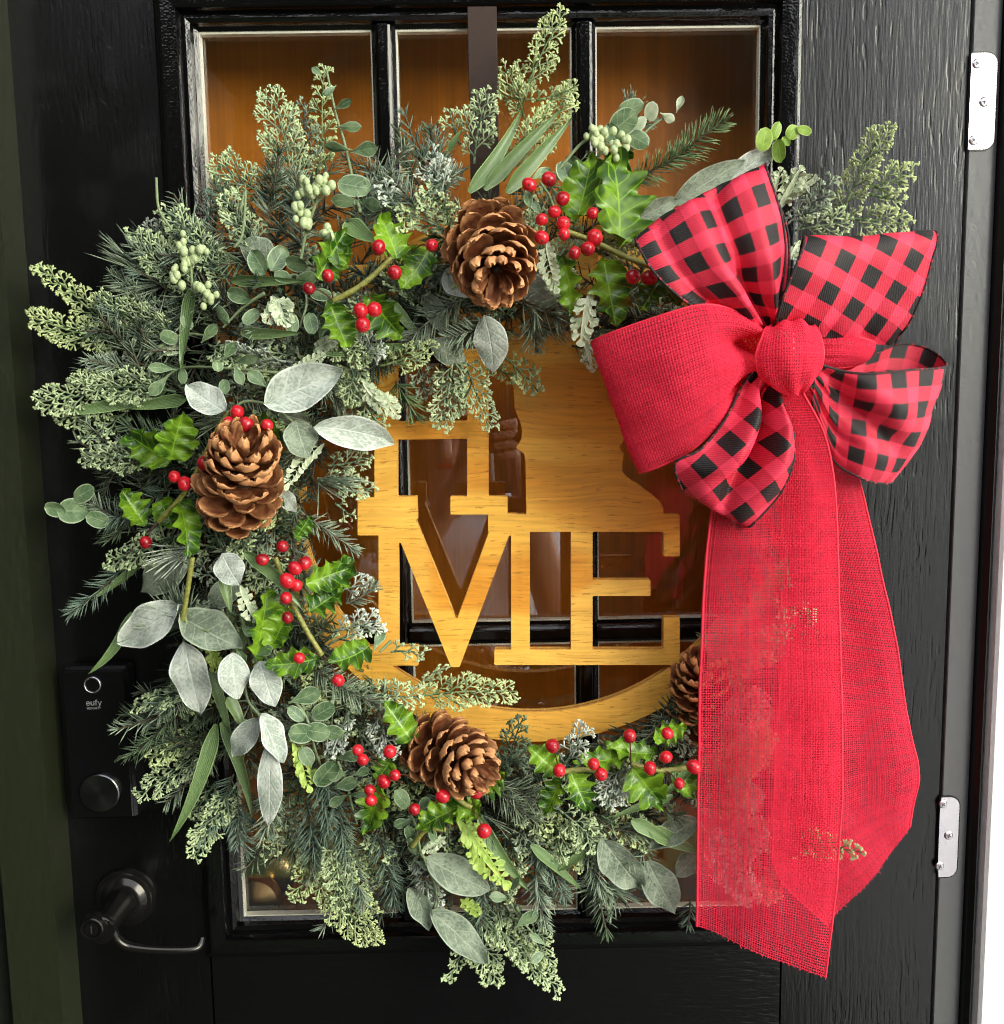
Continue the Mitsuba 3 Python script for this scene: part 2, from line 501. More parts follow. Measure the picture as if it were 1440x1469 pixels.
# smart lock
c = P(141, 1068, -0.001)
sc = 0.69 / 1000 * 1.0
lk = key_for('smart_lock', door)
ux = lambda px, y, py=1068: P(px, py, y)[0]
x0, x1 = P(96, 1068, -0.024)[0], P(182, 1068, -0.024)[0]
zt, zb = P(135, 962, -0.024)[2], P(150, 1173, -0.024)[2]
obj('body', bx(x0 - 0.0015, x1 + 0.0045, -0.021, -0.0005, zb - 0.003, zt + 0.003, 0.003), 'm_lock_side', lk)
obj('face', bx(x0, x1 + 0.002, -0.0245, -0.0208, zb, zt, 0.0012), 'm_lock', lk)
pl = extrude(sbox(x1 + 0.006, zb + 0.002, x1 + 0.022, zb + 0.075).buffer(0.002), -0.006, -0.0005)
obj('mounting_plate', pl, 'm_lock_side', lk)
kc = P(143, 1138, -0.029)
obj('turn_knob', front(lathe([(0.0, 0.0055), (0.0185, 0.0055), (0.0196, 0.0047), (0.0200, 0.0035), (0.0200, 0), (0, 0)], 64), (kc[0], -0.0245, kc[2])), 'm_knob', lk, smooth=25)
kc = P(132, 983, -0.026)
obj('sensor_ring', front(trimesh.creation.torus(0.0078, 0.0010, 48, 10), (kc[0], -0.0252, kc[2])), 'm_steel', lk, smooth=True)
tm = meshkit.text_mesh('eufy', 0.0056, 0.0003)
tm.apply_translation(-np.array(tm.bounds).mean(0) * [1, 1, 0])
kc = P(134.5, 1009, -0.0248)
obj('lettering', front(tm, (kc[0], -0.02452, kc[2])), 'm_print', lk)
tm = meshkit.text_mesh('SECURITY', 0.0020, 0.0003)
tm.apply_translation(-np.array(tm.bounds).mean(0) * [1, 1, 0])
kc = P(134.5, 1016, -0.0248)
obj('lettering', front(tm, (kc[0], -0.02452, kc[2])), 'm_print', lk)

# lever handle
lv = key_for('lever_handle', door)
rc = P(180, 1288, -0.004)
obj('rosette', front(lathe([(0.0, 0.014), (0.016, 0.014), (0.0195, 0.0125), (0.024, 0.0085), (0.0275, 0.0075), (0.0285, 0.0062), (0.0300, 0.0058), (0.0312, 0.004), (0.0315, 0.0), (0, 0)], 64), (rc[0], -0.0005, rc[2])), 'm_lever', lv, smooth=25)
hub = np.array([rc[0] - 0.001, -0.062, rc[2] + 0.000])
obj('neck', front(lathe([(0.0155, 0.0), (0.0142, 0.006), (0.0125, 0.020), (0.0125, 0.040), (0.0132, 0.052), (0.0128, 0.0550), (0.0, 0.0556)], 48), (hub[0], -0.014, hub[2])), 'm_lever', lv, smooth=30)
kp = P(133, 1331, -0.070)
obj('key_cylinder', front(lathe([(0.0, 0.0), (0.0112, 0.0), (0.0112, 0.002), (0.0103, 0.0032), (0.0084, 0.0030), (0.0078, 0.0012), (0.0070, 0.0012), (0.0066, 0.0026), (0.0, 0.0026)], 48), (kp[0], -0.0705, kp[2])), 'm_lever', lv, smooth=25)
slot = bx(kp[0] - 0.0006, kp[0] + 0.0006, -0.0737, -0.0733, kp[2] - 0.004, kp[2] + 0.004)
obj('keyhole', slot, 'm_dark_slot', lv)
lp = [P(a, b, y) for a, b, y in [(131, 1336, -0.064), (140, 1322, -0.064), (152, 1321, -0.064), (161, 1334, -0.063), (170, 1349, -0.062), (186, 1358, -0.060), (215, 1362, -0.058), (250, 1363, -0.055), (278, 1361, -0.050), (287, 1355, -0.046), (290, 1345, -0.042)]]
lp = spline(lp, 60)
rad = np.interp(np.linspace(0, 1, 60), [0, 0.12, 0.35, 0.9, 1], [0.0078, 0.0066, 0.0048, 0.0038, 0.0034])
lm = tube(lp, rad, 14)
obj('lever', lm, 'm_lever', lv, smooth=50)
obj('lever_boss', front(lathe([(0.0125, 0.0), (0.0130, 0.006), (0.0120, 0.0095), (0, 0.0096)], 40), (kp[0], -0.0612, kp[2])), 'm_lever', lv, smooth=30)

# ------------------------------------------------------------------ frame round the door
df = thing('door_frame', 'door frame, black and white on the right, dark green on the left', 'door frame')
jx0, jx1 = DR_ + 0.0022, P(1407, 735, -0.003)[0]
obj('jamb', bx(jx0, jx1, -0.003, 0.12, -0.15, 2.05, 0.0008), 'm_jamb', df, label='black jamb on the hinge side')
gx1 = P(1432, 735, -0.018)[0]
obj('weather_strip', bx(jx1 + 0.0005, gx1, -0.016, 0.10, -0.15, 2.05, 0.005), 'm_gasket', df, label='black rubber strip between jamb and white casing')
obj('casing', bx(gx1 + 0.0012, gx1 + 0.11, -0.024, 0.10, -0.15, 2.14, 0.003), 'm_white', df, label='white casing at the right edge')
lx1, lx0 = P(47, 900, -0.045)[0], P(-28, 900, -0.045)[0]
obj('casing', bx(lx0, lx1, -0.045, 0.10, -0.15, 2.14), 'm_green', df, label='dark olive green casing beside the lock')
obj('jamb', bx(lx1 + 0.0005, DL - 0.002, 0.004, 0.12, -0.15, 2.05), 'm_gasket', df)
obj('head', bx(DL - 0.002, DR_ + 0.03, -0.003, 0.12, DT + 0.004, DT + 0.03), 'm_jamb', df)


def hinge(pts_mid, x_seam, x_right, ytop, ybot, screws):
    yy = -0.003
    z1, z0 = P(x_seam, ytop, yy)[2], P(x_seam, ybot, yy)[2]
    xr = P(x_right, (ytop + ybot) / 2, yy)[0]
    xl = jx0 - 0.0016
    r = 0.010
    poly = unary_union([sbox(xl, z0, xr - r, z1), sbox(xr - 2 * r, z0 + r, xr, z1 - r), Point(xr - r, z0 + r).buffer(r), Point(xr - r, z1 - r).buffer(r)])
    h = key_for('hinge_leaf', df)
    scene[h] = mikit.ply(extrude(poly, yy - 0.0018, yy - 0.0002), 'm_zinc')
    rim = poly.buffer(0.0016).difference(poly.buffer(0.0003)).intersection(sbox(jx0, z0 - 0.01, jx1 - .001, z1 + 0.01))
    obj('mortise_edge', extrude(rim, yy - 0.0009, yy - 0.0002), 'm_gasket', h)
    for (sx, sy) in screws:
        q = P(sx, sy, yy - 0.003)
        s = front(lathe([(0, 0.0), (0.0046, 0.0), (0.0044, 0.0006), (0.0034, 0.0014), (0.0, 0.0018)], 24), (q[0], yy - 0.0018, q[2]))
        k = obj('screw', s, 'm_steel', h, smooth=30)
    cr = []
    for (sx, sy) in screws:
        q = P(sx, sy, yy - 0.003)
        a = 0.5 + 0.3 * math.sin(sx)
        for t in (a, a + math.pi / 2):
            b = trimesh.creation.box((0.0044, 0.0003, 0.0008))
            b.apply_transform(trimesh.transformations.rotation_matrix(t, [0, 1, 0]))
            b.apply_translation((q[0], yy - 0.00372, q[2]))
            cr.append(b)
    for i in range(0, len(cr), 2):
        obj('screw_slot', cat(cr[i:i + 2]), 'm_dark_slot', h)


hinge(None, 1395, 1427, 77, 215, [(1402, 91), (1412, 146), (1397, 201)])
hinge(None, 1345, 1373, 1143, 1257, [(1353, 1154), (1361, 1199), (1348, 1243)])

# stained wooden door behind the glass
wd = thing('inner_door', 'orange stained wooden door seen behind the glass panes', 'door')
INY = 0.105
obj('panel', bx(DL + 0.01, DR_ - 0.01, INY, INY + 0.04, 0.012, DT - 0.01), 'm_stained', wd)
bk = key_for('door_knob', wd)
q = P(384, 1254, INY)
obj('rosette', front(lathe([(0.0, 0.010), (0.018, 0.010), (0.027, 0.007), (0.032, 0.003), (0.033, 0.0), (0, 0)], 48), (q[0], INY - 0.0002, q[2])), 'm_brass', bk, smooth=40)
obj('knob', front(lathe([(0.010, 0.0), (0.009, 0.020), (0.016, 0.027), (0.025, 0.037), (0.0275, 0.046), (0.024, 0.054), (0.013, 0.0580), (0.0, 0.0588)], 48), (q[0], INY - 0.010, q[2])), 'm_brass', bk, smooth=40)

# strap that carries the wreath
st = thing('wreath_hanger', 'dark brown metal strap hanging over the top of the door', 'hanger')
sx0, sx1 = P(671, 60, -0.006)[0], P(713, 60, -0.006)[0]
obj('strap', bx(sx0, sx1, -0.0100, -0.0075, 1.62, DT + 0.004, 0.0006), 'm_strap', st)
obj('hook', bx(sx0, sx1, -0.0300, -0.0102, 1.620, 1.6245, 0.0006), 'm_strap', st)
obj('top_bend', bx(sx0, sx1, -0.0100, 0.050, DT + 0.0041, DT + 0.0068, 0.0006), 'm_strap', st)

# ------------------------------------------------------------------ the wooden sign
SY0, SY1 = -0.058, -0.046
Q = lambda x, y: tuple(P(x, y, SY0)[[0, 2]])
poly = lambda pts: Polygon([Q(*p) for p in pts]).buffer(0)
rectp = lambda x0, y0, x1, y1: poly([(x0, y0), (x1, y0), (x1, y1), (x0, y1)])
cx, cz = Q(765, 696)
s = (Q(1100, 696)[0] - Q(430, 696)[0]) / 670
ring = Point(cx, cz).buffer(382 * s, 96).difference(Point(cx, cz).buffer(337 * s, 96))
H_ = unary_union([rectp(537, 500, 570, 722), rectp(670, 500, 701, 722), poly([(550, 605), (690, 603), (690, 629), (550, 631)]), poly([(513, 714), (598, 712), (599, 745), (513, 745)]), rectp(646, 712, 728, 738),
                  rectp(505, 500, 600, 527), rectp(640, 500, 722, 527)])
state = poly([(722, 528), (727, 533), (733, 546), (737, 557), (738, 583), (742, 596), (747, 607), (749, 618), (748, 630), (744, 637), (740, 642), (745, 646), (752, 651), (754, 665), (755, 739), (952, 738),
              (951, 729), (947, 720), (937, 711), (927, 703), (917, 695), (907, 690), (897, 682), (892, 676), (893, 664), (895, 650), (889, 645), (888, 640), (894, 633), (898, 625), (886, 590), (872, 540), (862, 505), (850, 470), (724, 470)])
M_ = unary_union([poly([(513, 741), (596, 738), (596, 768), (513, 768)]), rectp(543, 760, 572, 940), rectp(530, 928, 600, 955), poly([(556, 745), (593, 738), (655, 890), (711, 737), (742, 737), (659, 957), (647, 957), (568, 762)]),
                  rectp(700, 738, 762, 763), rectp(733, 755, 760, 940)])
E_ = unary_union([rectp(755, 738, 975, 763), rectp(952, 755, 975, 798), rectp(819, 755, 850, 940), rectp(845, 832, 933, 855), rectp(709, 932, 975, 954), rectp(952, 886, 975, 940)])
# ties that carry the letters on the ring
ties = unary_union([rectp(405, 700, 520, 716).difference(rectp(437, 0, 513, 1469)), poly([(850, 470), (724, 470), (724, 330), (860, 330)]), rectp(540, 330, 568, 505), rectp(500, 380, 530, 512)])
rnd = lambda g: g.buffer(-0.0011).buffer(0.0022).buffer(-0.0011)
sg = thing('home_sign', 'round wooden sign with cut out letters and a state outline inside the wreath', 'sign')
state, H_, M_, E_ = rnd(state), rnd(H_), rnd(M_), rnd(E_)
done = None
for nm, g in (('state_outline', state), ('letter_m', M_), ('letter_e', E_), ('letter_h', H_), ('ring', unary_union([ring, ties]))):
    h = g if done is None else g.difference(done.buffer(1e-5))
    done = g if done is None else done.union(g)
    obj(nm, extrude(h.simplify(0.00006), SY0, SY1), 'm_ply', sg, label={'state_outline': 'cut out state outline standing for the letter O', 'letter_m': 'letter M', 'letter_e': 'letter E', 'letter_h': 'letter H', 'ring': 'flat wooden ring round the letters'}[nm])
# ------------------------------------------------------------------ the wreath: builders
def mpp(y):
    return (1.0 + y) / FPX


WCX, WCY, WR, WB = 725.0, 765.0, 368.0, 105.0       # middle of the wreath ring and half the width of its band, in pixels of the photograph


def wy(px, py, lift=0.0):
    """Depth of the greenery's surface behind a pixel, brought forward by lift."""
    r = math.hypot(px - WCX, py - WCY)
    return -0.052 - 0.050 * max(0.0, 1 - ((r - WR) / 150.0) ** 2) ** 0.7 - lift


def segs_mesh(A, B, ra, rb, ca, cb, n=3, cap=True):
    A, B = np.asarray(A, float), np.asarray(B, float)
    N = len(A)
    ra, rb = np.broadcast_to(ra, N), np.broadcast_to(rb, N)
    t = B - A
    t /= np.linalg.norm(t, axis=1, keepdims=True) + 1e-12
    ref = np.where(np.abs(t[:, 1:2]) < 0.8, [[0, 1.0, 0]], [[1.0, 0, 0]])
    u = np.cross(t, ref)
    u /= np.linalg.norm(u, axis=1, keepdims=True) + 1e-12
    w = np.cross(t, u)
    a = np.arange(n) * 2 * np.pi / n + 0.5
    ring = np.cos(a)[None, :, None] * u[:, None] + np.sin(a)[None, :, None] * w[:, None]
    va, vb = A[:, None] + ring * ra[:, None, None], B[:, None] + ring * rb[:, None, None]
    tip = (B + t * rb[:, None])[:, None]
    v = np.concatenate([va, vb, tip], 1)
    col = np.concatenate([np.repeat(ca[:, None], n, 1), np.repeat(cb[:, None], n + 1, 1)], 1)
    f = []
    for j in range(n):
        k = (j + 1) % n
        f += [(j, k, n + k), (j, n + k, n + j), (n + j, n + k, 2 * n)]
    f = np.array(f)[None] + (np.arange(N) * (2 * n + 1))[:, None, None]
    return trimesh.Trimesh(v.reshape(-1, 3), f.reshape(-1, 3), process=False), col.reshape(-1, 3)


def needles_mesh(A, B, r, ca, cb):
    """Slender three sided needles with a point."""
    A, B = np.asarray(A, float), np.asarray(B, float)
    N = len(A)
    r = np.broadcast_to(r, N)
    t = B - A
    t /= np.linalg.norm(t, axis=1, keepdims=True) + 1e-12
    ref = np.where(np.abs(t[:, 1:2]) < 0.8, [[0, 1.0, 0]], [[1.0, 0, 0]])
    u = np.cross(t, ref)
    u /= np.linalg.norm(u, axis=1, keepdims=True) + 1e-12
    w = np.cross(t, u)
    a = np.arange(3) * 2 * np.pi / 3 + 0.5
    ring = np.cos(a)[None, :, None] * u[:, None] + np.sin(a)[None, :, None] * w[:, None]
    M = A * 0.35 + B * 0.65
    v = np.concatenate([A[:, None] + ring * r[:, None, None], M[:, None] + ring * r[:, None, None] * 0.95, B[:, None]], 1)
    cm = ca * 0.5 + cb * 0.5
    col = np.concatenate([np.repeat(ca[:, None], 3, 1), np.repeat(cm[:, None], 3, 1), cb[:, None]], 1)
    f = []
    for j in range(3):
        k = (j + 1) % 3
        f += [(j, k, 3 + k), (j, 3 + k, 3 + j), (3 + j, 3 + k, 6)]
    f = np.array(f)[None] + (np.arange(N) * 7)[:, None, None]
    return trimesh.Trimesh(v.reshape(-1, 3), f.reshape(-1, 3), process=False), col.reshape(-1, 3)


def join_c(parts):
    v, f, c, o = [], [], [], 0
    for m, col in parts:
        v.append(m.vertices); f.append(np.asarray(m.faces) + o); c.append(col)
        o += len(m.vertices)
    return trimesh.Trimesh(np.vstack(v), np.vstack(f), process=False), np.vstack(c)


class Axis:
    """A bent axis from a to b; maps flat local coordinates (s along, t across, w up) into the world."""

    def __init__(self, a, b, bend=0.0, roll=0.0, sag=0.0):
        self.a, self.b = np.asarray(a, float), np.asarray(b, float)
        self.L = np.linalg.norm(self.b - self.a)
        t = (self.b - self.a) / self.L
        view = CAM - (self.a + self.b) / 2
        view /= np.linalg.norm(view)
        n = np.cross(view, t); n /= np.linalg.norm(n)
        bb = np.cross(t, n)
        self.T = t
        self.n0, self.b0 = n, bb
        self.N = n * math.cos(roll) + bb * math.sin(roll)
        self.B = np.cross(t, self.N)
        self.mid = (self.a + self.b) / 2 + n * bend * self.L + bb * sag * self.L

    def __call__(self, s, t=0.0, w=0.0):
        s, t, w = np.broadcast_arrays(np.asarray(s, float) / self.L, np.asarray(t, float), np.asarray(w, float))
        s = s[..., None]
        c = self.a * (1 - s) ** 2 + 2 * self.mid * s * (1 - s) + self.b * s ** 2
        d = -2 * self.a * (1 - s) + 2 * self.mid * (1 - 2 * s) + 2 * self.b * s
        d = d / np.linalg.norm(d, axis=-1, keepdims=True)
        n = self.N - d * (d @ self.N)[..., None]
        n = n / np.linalg.norm(n, axis=-1, keepdims=True)
        return c + n * t[..., None] + np.cross(d, n) * w[..., None]


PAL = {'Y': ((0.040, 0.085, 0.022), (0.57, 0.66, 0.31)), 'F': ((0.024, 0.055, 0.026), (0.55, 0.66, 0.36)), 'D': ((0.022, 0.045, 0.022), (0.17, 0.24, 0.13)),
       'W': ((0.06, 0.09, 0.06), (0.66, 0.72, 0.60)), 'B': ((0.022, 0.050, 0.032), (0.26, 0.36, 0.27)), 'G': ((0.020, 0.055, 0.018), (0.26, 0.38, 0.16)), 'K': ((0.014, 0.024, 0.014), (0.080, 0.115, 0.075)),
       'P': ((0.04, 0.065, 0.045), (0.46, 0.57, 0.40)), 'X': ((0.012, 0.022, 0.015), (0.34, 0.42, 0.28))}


def shade(pal, q, rng, jit=0.18):
    """Dye colours: q = 0 old growth to 1 pale frosted tips, with a random spread."""
    lo, hi = np.array(PAL[pal][0]), np.array(PAL[pal][1])
    q = np.clip(np.asarray(q) + rng.normal(0, jit, np.shape(q)), 0, 1)[..., None]
    return (lo * (1 - q) + hi * q) * rng.uniform(0.85, 1.15, q.shape)


def cedar(ax, W, pal, rng):
    """Flat lacy cedar spray: stem, alternate branches, scale twigs with little forks."""
    L = ax.L
    S = []                                     # s0,t0,w0, s1,t1,w1, r0,r1, q0,q1

    def put(p, q, r0, r1, a, b):
        S.append((*p, *q, r0, r1, a, b))

    n = 10
    for i in range(n):
        put((L * i / n, 0, 0), (L * (i + 1) / n, 0, 0), 0.0013 - 0.0007 * i / n, 0.0013 - 0.0007 * (i + 1) / n, 0.2, 0.3)
    s, side = 0.10 * L, 1
    step = 0.0060
    while s < L * 0.985:
        f = s / L
        prof = min(1.0, 0.45 + f / 0.45) * max(0.0, 1 - f) ** 0.55 + 0.08
        ang = math.radians(rng.uniform(42, 56) - 16 * f)
        l1 = W / 2 / math.sin(ang) * prof * rng.uniform(0.78, 1.12)
        tilt = rng.normal(0, 0.28)
        p0 = np.array([s, 0, 0.0])
        d = np.array([math.cos(ang), side * math.sin(ang), 0])
        d2 = np.array([math.cos(ang * 0.72), side * math.sin(ang * 0.72), 0])

        def at(u):
            q = p0 + d * u * 0.6 + (d2 - d) * 0.5 * u * u / max(l1, 1e-6) + d * u * 0.4
            return np.array([min(q[0], L * 1.04), q[1], abs(q[1]) * tilt])
        put(p0, at(l1 * 0.5), 0.0008, 0.0008, 0.15 + 0.2 * f, 0.25 + 0.3 * f)
        put(at(l1 * 0.5), at(l1), 0.0008, 0.0010, 0.25 + 0.3 * f, 0.75 + 0.3 * f)
        u, sd = 0.0040, 1
        while u < l1 - 0.001:
            a2 = math.atan2(at(u + 1e-4)[1] - at(u)[1], at(u + 1e-4)[0] - at(u)[0])
            a3 = a2 + sd * math.radians(rng.uniform(36, 54))
            l2 = min(0.0092, 0.45 * (l1 - u) + 0.0028) * rng.uniform(0.8, 1.15)
            b0 = at(u)
            e = np.array([math.cos(a3), math.sin(a3), rng.normal(0, 0.25)])
            b1 = b0 + e * l2
            q = 0.22 + 0.42 * u / l1 + 0.25 * f
            put(b0, b1, 0.0006, 0.00108, q - 0.1, q + 0.38)
            if l2 > 0.0032:
                for sf in (-1, 1):
                    g = b0 + e * l2 * rng.uniform(0.45, 0.65)
                    a4 = a3 + sf * math.radians(44)
                    put(g, g + np.array([math.cos(a4), math.sin(a4), rng.normal(0, 0.3)]) * l2 * rng.uniform(0.42, 0.56), 0.0006, 0.00105, q + 0.05, q + 0.42)
            u += 0.0033
            sd = -sd
        s += step * rng.uniform(0.85, 1.15)
        side = -side
    S = np.array(S)
    A, B = ax(S[:, 0], S[:, 1], S[:, 2]), ax(S[:, 3], S[:, 4], S[:, 5])
    k = S[:, 8] * 0 + rng.normal(0, 0.13, len(S))
    lo = lambda q: shade(pal, q - 0.12 + k, rng, 0.06)
    return segs_mesh(A, B, S[:, 6], S[:, 7], lo(S[:, 8]), lo(S[:, 9]))


def fir(ax, W, pal, rng, dens=1.0, nl=None, rad=0.00062):
    """Fir twig: needles combed to both sides and a few on top."""
    L = ax.L
    n = int(L / 0.00105 * dens)
    s = np.sort(rng.uniform(0.02, 1.0, n)) * L
    f = s / L
    ln = (nl or W / 2 * 1.25) * (0.60 + 0.4 * np.sin(np.pi * np.clip(f * 0.8 + 0.2, 0, 1))) * rng.uniform(0.8, 1.1, n)
    phi = np.where(rng.uniform(size=n) < 0.70, np.where(rng.uniform(size=n) < 0.5, 0, np.pi) + rng.normal(0, 0.35, n), rng.uniform(0, np.pi, n))
    ang = np.radians(rng.normal(52, 7, n) - 22 * f ** 3)
    A = ax(s)
    ds, dt, dw = ln * np.cos(ang), ln * np.sin(ang) * np.cos(phi), ln * np.sin(ang) * np.sin(phi)
    B = ax(np.minimum(s + ds, L * 1.12), dt, dw)
    m = needles_mesh(A, B, rad, shade(pal, 0.1 + 0.0 * f, rng), shade(pal, 0.75 + 0.25 * f, rng))
    k = np.linspace(0, L, 9)
    st = segs_mesh(ax(k[:-1]), ax(k[1:]), 0.0012, 0.0010, np.tile([0.06, 0.05, 0.03], (8, 1)), np.tile([0.08, 0.07, 0.04], (8, 1)), 4)
    return join_c([m, st])


def tuft(c, d, Ln, spread, n, pal, rng, rad=0.00055):
    """Long pine needles fanning out of one point."""
    d = np.asarray(d, float); d /= np.linalg.norm(d)
    u = np.cross(d, [0.2, 0.3, 0.9]); u /= np.linalg.norm(u)
    w = np.cross(d, u)
    th, ph = np.abs(rng.normal(0, spread, n)), rng.uniform(0, 2 * np.pi, n)
    D = np.cos(th)[:, None] * d + np.sin(th)[:, None] * (np.cos(ph)[:, None] * u + np.sin(ph)[:, None] * w)
    D[:, 1] = np.where(D[:, 1] > 0.25, -D[:, 1], D[:, 1])
    l = Ln * rng.uniform(0.6, 1.08, n)
    A = c + rng.normal(0, 0.0015, (n, 3))
    M = A + D * l[:, None] * 0.6
    B = A + D * l[:, None] + rng.normal(0, 0.035, (n, 3)) * l[:, None] + [[0, 0, -0.02 * Ln]]
    q = rng.uniform(0, 0.3, n)
    return join_c([segs_mesh(A, M, rad, rad, shade(pal, q, rng), shade(pal, q + 0.25, rng)), needles_mesh(M, B, rad, shade(pal, q + 0.25, rng), shade(pal, q + 0.75, rng))])


def p_oval(v):
    return np.sin(np.pi * v ** 0.86) ** 0.78


def p_lance(v):
    return np.clip(np.minimum(1, (v + 0.02) / 0.18) ** 0.6 * (1 - v ** 2.2) ** 0.9, 0, 1)


def p_round(v):
    return np.sqrt(np.clip(1 - (2 * v - 1) ** 2, 0, 1)) ** 0.95


def p_spoon(v):
    return np.clip(0.12 + 0.9 * np.sin(np.pi * np.clip((v - 0.1) / 0.9, 0, 1) ** 1.6) ** 0.8 - 0.12 * v ** 6, 0.0, 1)


def p_holly(v):
    env = np.sin(np.pi * np.clip(v, 0, 1) ** 0.80) ** 0.62
    ph = v * 4.0 + 0.15
    sp = np.abs(2 * (ph - np.floor(ph)) - 1) ** 1.7
    return env * (0.63 + 0.42 * sp) * np.where(v > 0.93, (1 - v) / 0.07 * 0.8 + 0.03, 1)


def p_miller(v):
    env = np.sin(np.pi * np.clip(v * 0.9 + 0.08, 0, 1)) ** 0.6
    ph = v * 4.5
    return env * (0.28 + 0.72 * np.abs(np.sin(np.pi * ph)) ** 0.55)


def leaf(a, b, W, prof, nu=7, nv=16, bend=0.0, sag=0.12, roll=0.0, cup=0.25, ruffle=0.0, nr=4, fold=0.0, rng=R):
    """A leaf from a to b, W wide. cup raises the edges, sag arches the leaf, ruffle waves the edge. Returns mesh, uv."""
    ax = Axis(a, b, bend, roll, sag)
    u = np.linspace(-1, 1, nu)
    v = np.linspace(0, 1, nv)
    V, U = np.meshgrid(v, u, indexing='ij')
    w = prof(V) * W / 2
    w = np.maximum(w, W * 0.012)
    ph = rng.uniform(0, 6)
    h = cup * W / 2 * (np.abs(U) ** 1.6) + fold * W / 2 * np.abs(U) + ruffle * W / 2 * U ** 2 * np.sin(2 * np.pi * nr * V + np.where(U > 0, 0.0, 1.4) + ph)
    p = ax(V * ax.L, U * w, h)
    f = grid_faces(nu, nv)
    return trimesh.Trimesh(p.reshape(-1, 3), f, process=False), np.stack([(U + 1) / 2, V], -1).reshape(-1, 2)


wreath = thing('christmas_wreath', 'round christmas wreath of frosted evergreens, holly, berries and pale leaves on the black door', 'wreath')


def part(name, mc, bsdf='m_needle'):
    m, c = mc
    return obj(name, m, bsdf, wreath, smooth=True, color=c)


def put_leaf(name, mat_, parent=None, *a, **k):
    m, uv = leaf(*a, **k)
    return obj(name, m, mat_, parent or wreath, smooth=True, uv=uv)


def pt(px, py, lift=0.0):
    return P(px, py, wy(px, py, lift))


# ---- dark body of the wreath
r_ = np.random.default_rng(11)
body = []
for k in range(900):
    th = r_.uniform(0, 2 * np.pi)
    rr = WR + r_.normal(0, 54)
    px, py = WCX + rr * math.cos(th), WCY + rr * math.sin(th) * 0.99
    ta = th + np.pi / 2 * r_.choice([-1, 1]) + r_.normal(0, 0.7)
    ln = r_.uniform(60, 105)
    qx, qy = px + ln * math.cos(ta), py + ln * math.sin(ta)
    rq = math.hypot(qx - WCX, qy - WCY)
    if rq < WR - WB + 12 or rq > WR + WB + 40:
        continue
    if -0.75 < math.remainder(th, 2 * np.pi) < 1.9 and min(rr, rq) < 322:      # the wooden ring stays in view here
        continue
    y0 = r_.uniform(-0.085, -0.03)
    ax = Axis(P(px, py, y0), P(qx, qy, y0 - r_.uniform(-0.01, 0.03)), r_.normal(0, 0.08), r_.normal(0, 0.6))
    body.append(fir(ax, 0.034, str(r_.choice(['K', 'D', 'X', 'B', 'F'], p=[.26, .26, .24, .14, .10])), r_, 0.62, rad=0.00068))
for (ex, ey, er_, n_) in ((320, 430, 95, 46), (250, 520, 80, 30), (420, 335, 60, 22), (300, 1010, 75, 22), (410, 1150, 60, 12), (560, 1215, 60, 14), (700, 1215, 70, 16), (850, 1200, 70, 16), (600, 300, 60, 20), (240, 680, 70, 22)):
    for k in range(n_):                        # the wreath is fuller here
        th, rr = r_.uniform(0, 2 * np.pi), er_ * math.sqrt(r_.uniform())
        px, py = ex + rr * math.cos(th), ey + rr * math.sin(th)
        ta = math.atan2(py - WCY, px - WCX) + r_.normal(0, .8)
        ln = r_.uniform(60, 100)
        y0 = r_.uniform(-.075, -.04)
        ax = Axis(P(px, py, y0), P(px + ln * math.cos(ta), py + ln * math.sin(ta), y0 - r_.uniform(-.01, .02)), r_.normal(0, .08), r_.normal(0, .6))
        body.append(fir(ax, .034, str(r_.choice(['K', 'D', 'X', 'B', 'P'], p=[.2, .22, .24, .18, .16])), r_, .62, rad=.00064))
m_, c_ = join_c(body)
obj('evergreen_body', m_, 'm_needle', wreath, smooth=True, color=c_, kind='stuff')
for k in range(5):                             # the vine hoop under it
    a = np.linspace(0, 2 * np.pi, 90)
    ph = r_.uniform(0, 6)
    rr = WR + 22 * np.sin(a * 3 + ph) + r_.uniform(-40, 40)
    yy = -0.045 + 0.016 * np.cos(a * 4 + ph)
    obj('vine', tube([P(WCX + q * math.cos(t), WCY + q * math.sin(t), y) for q, t, y in zip(rr, a, yy)], 0.0035, 6, False), 'm_vine', wreath, smooth=True)

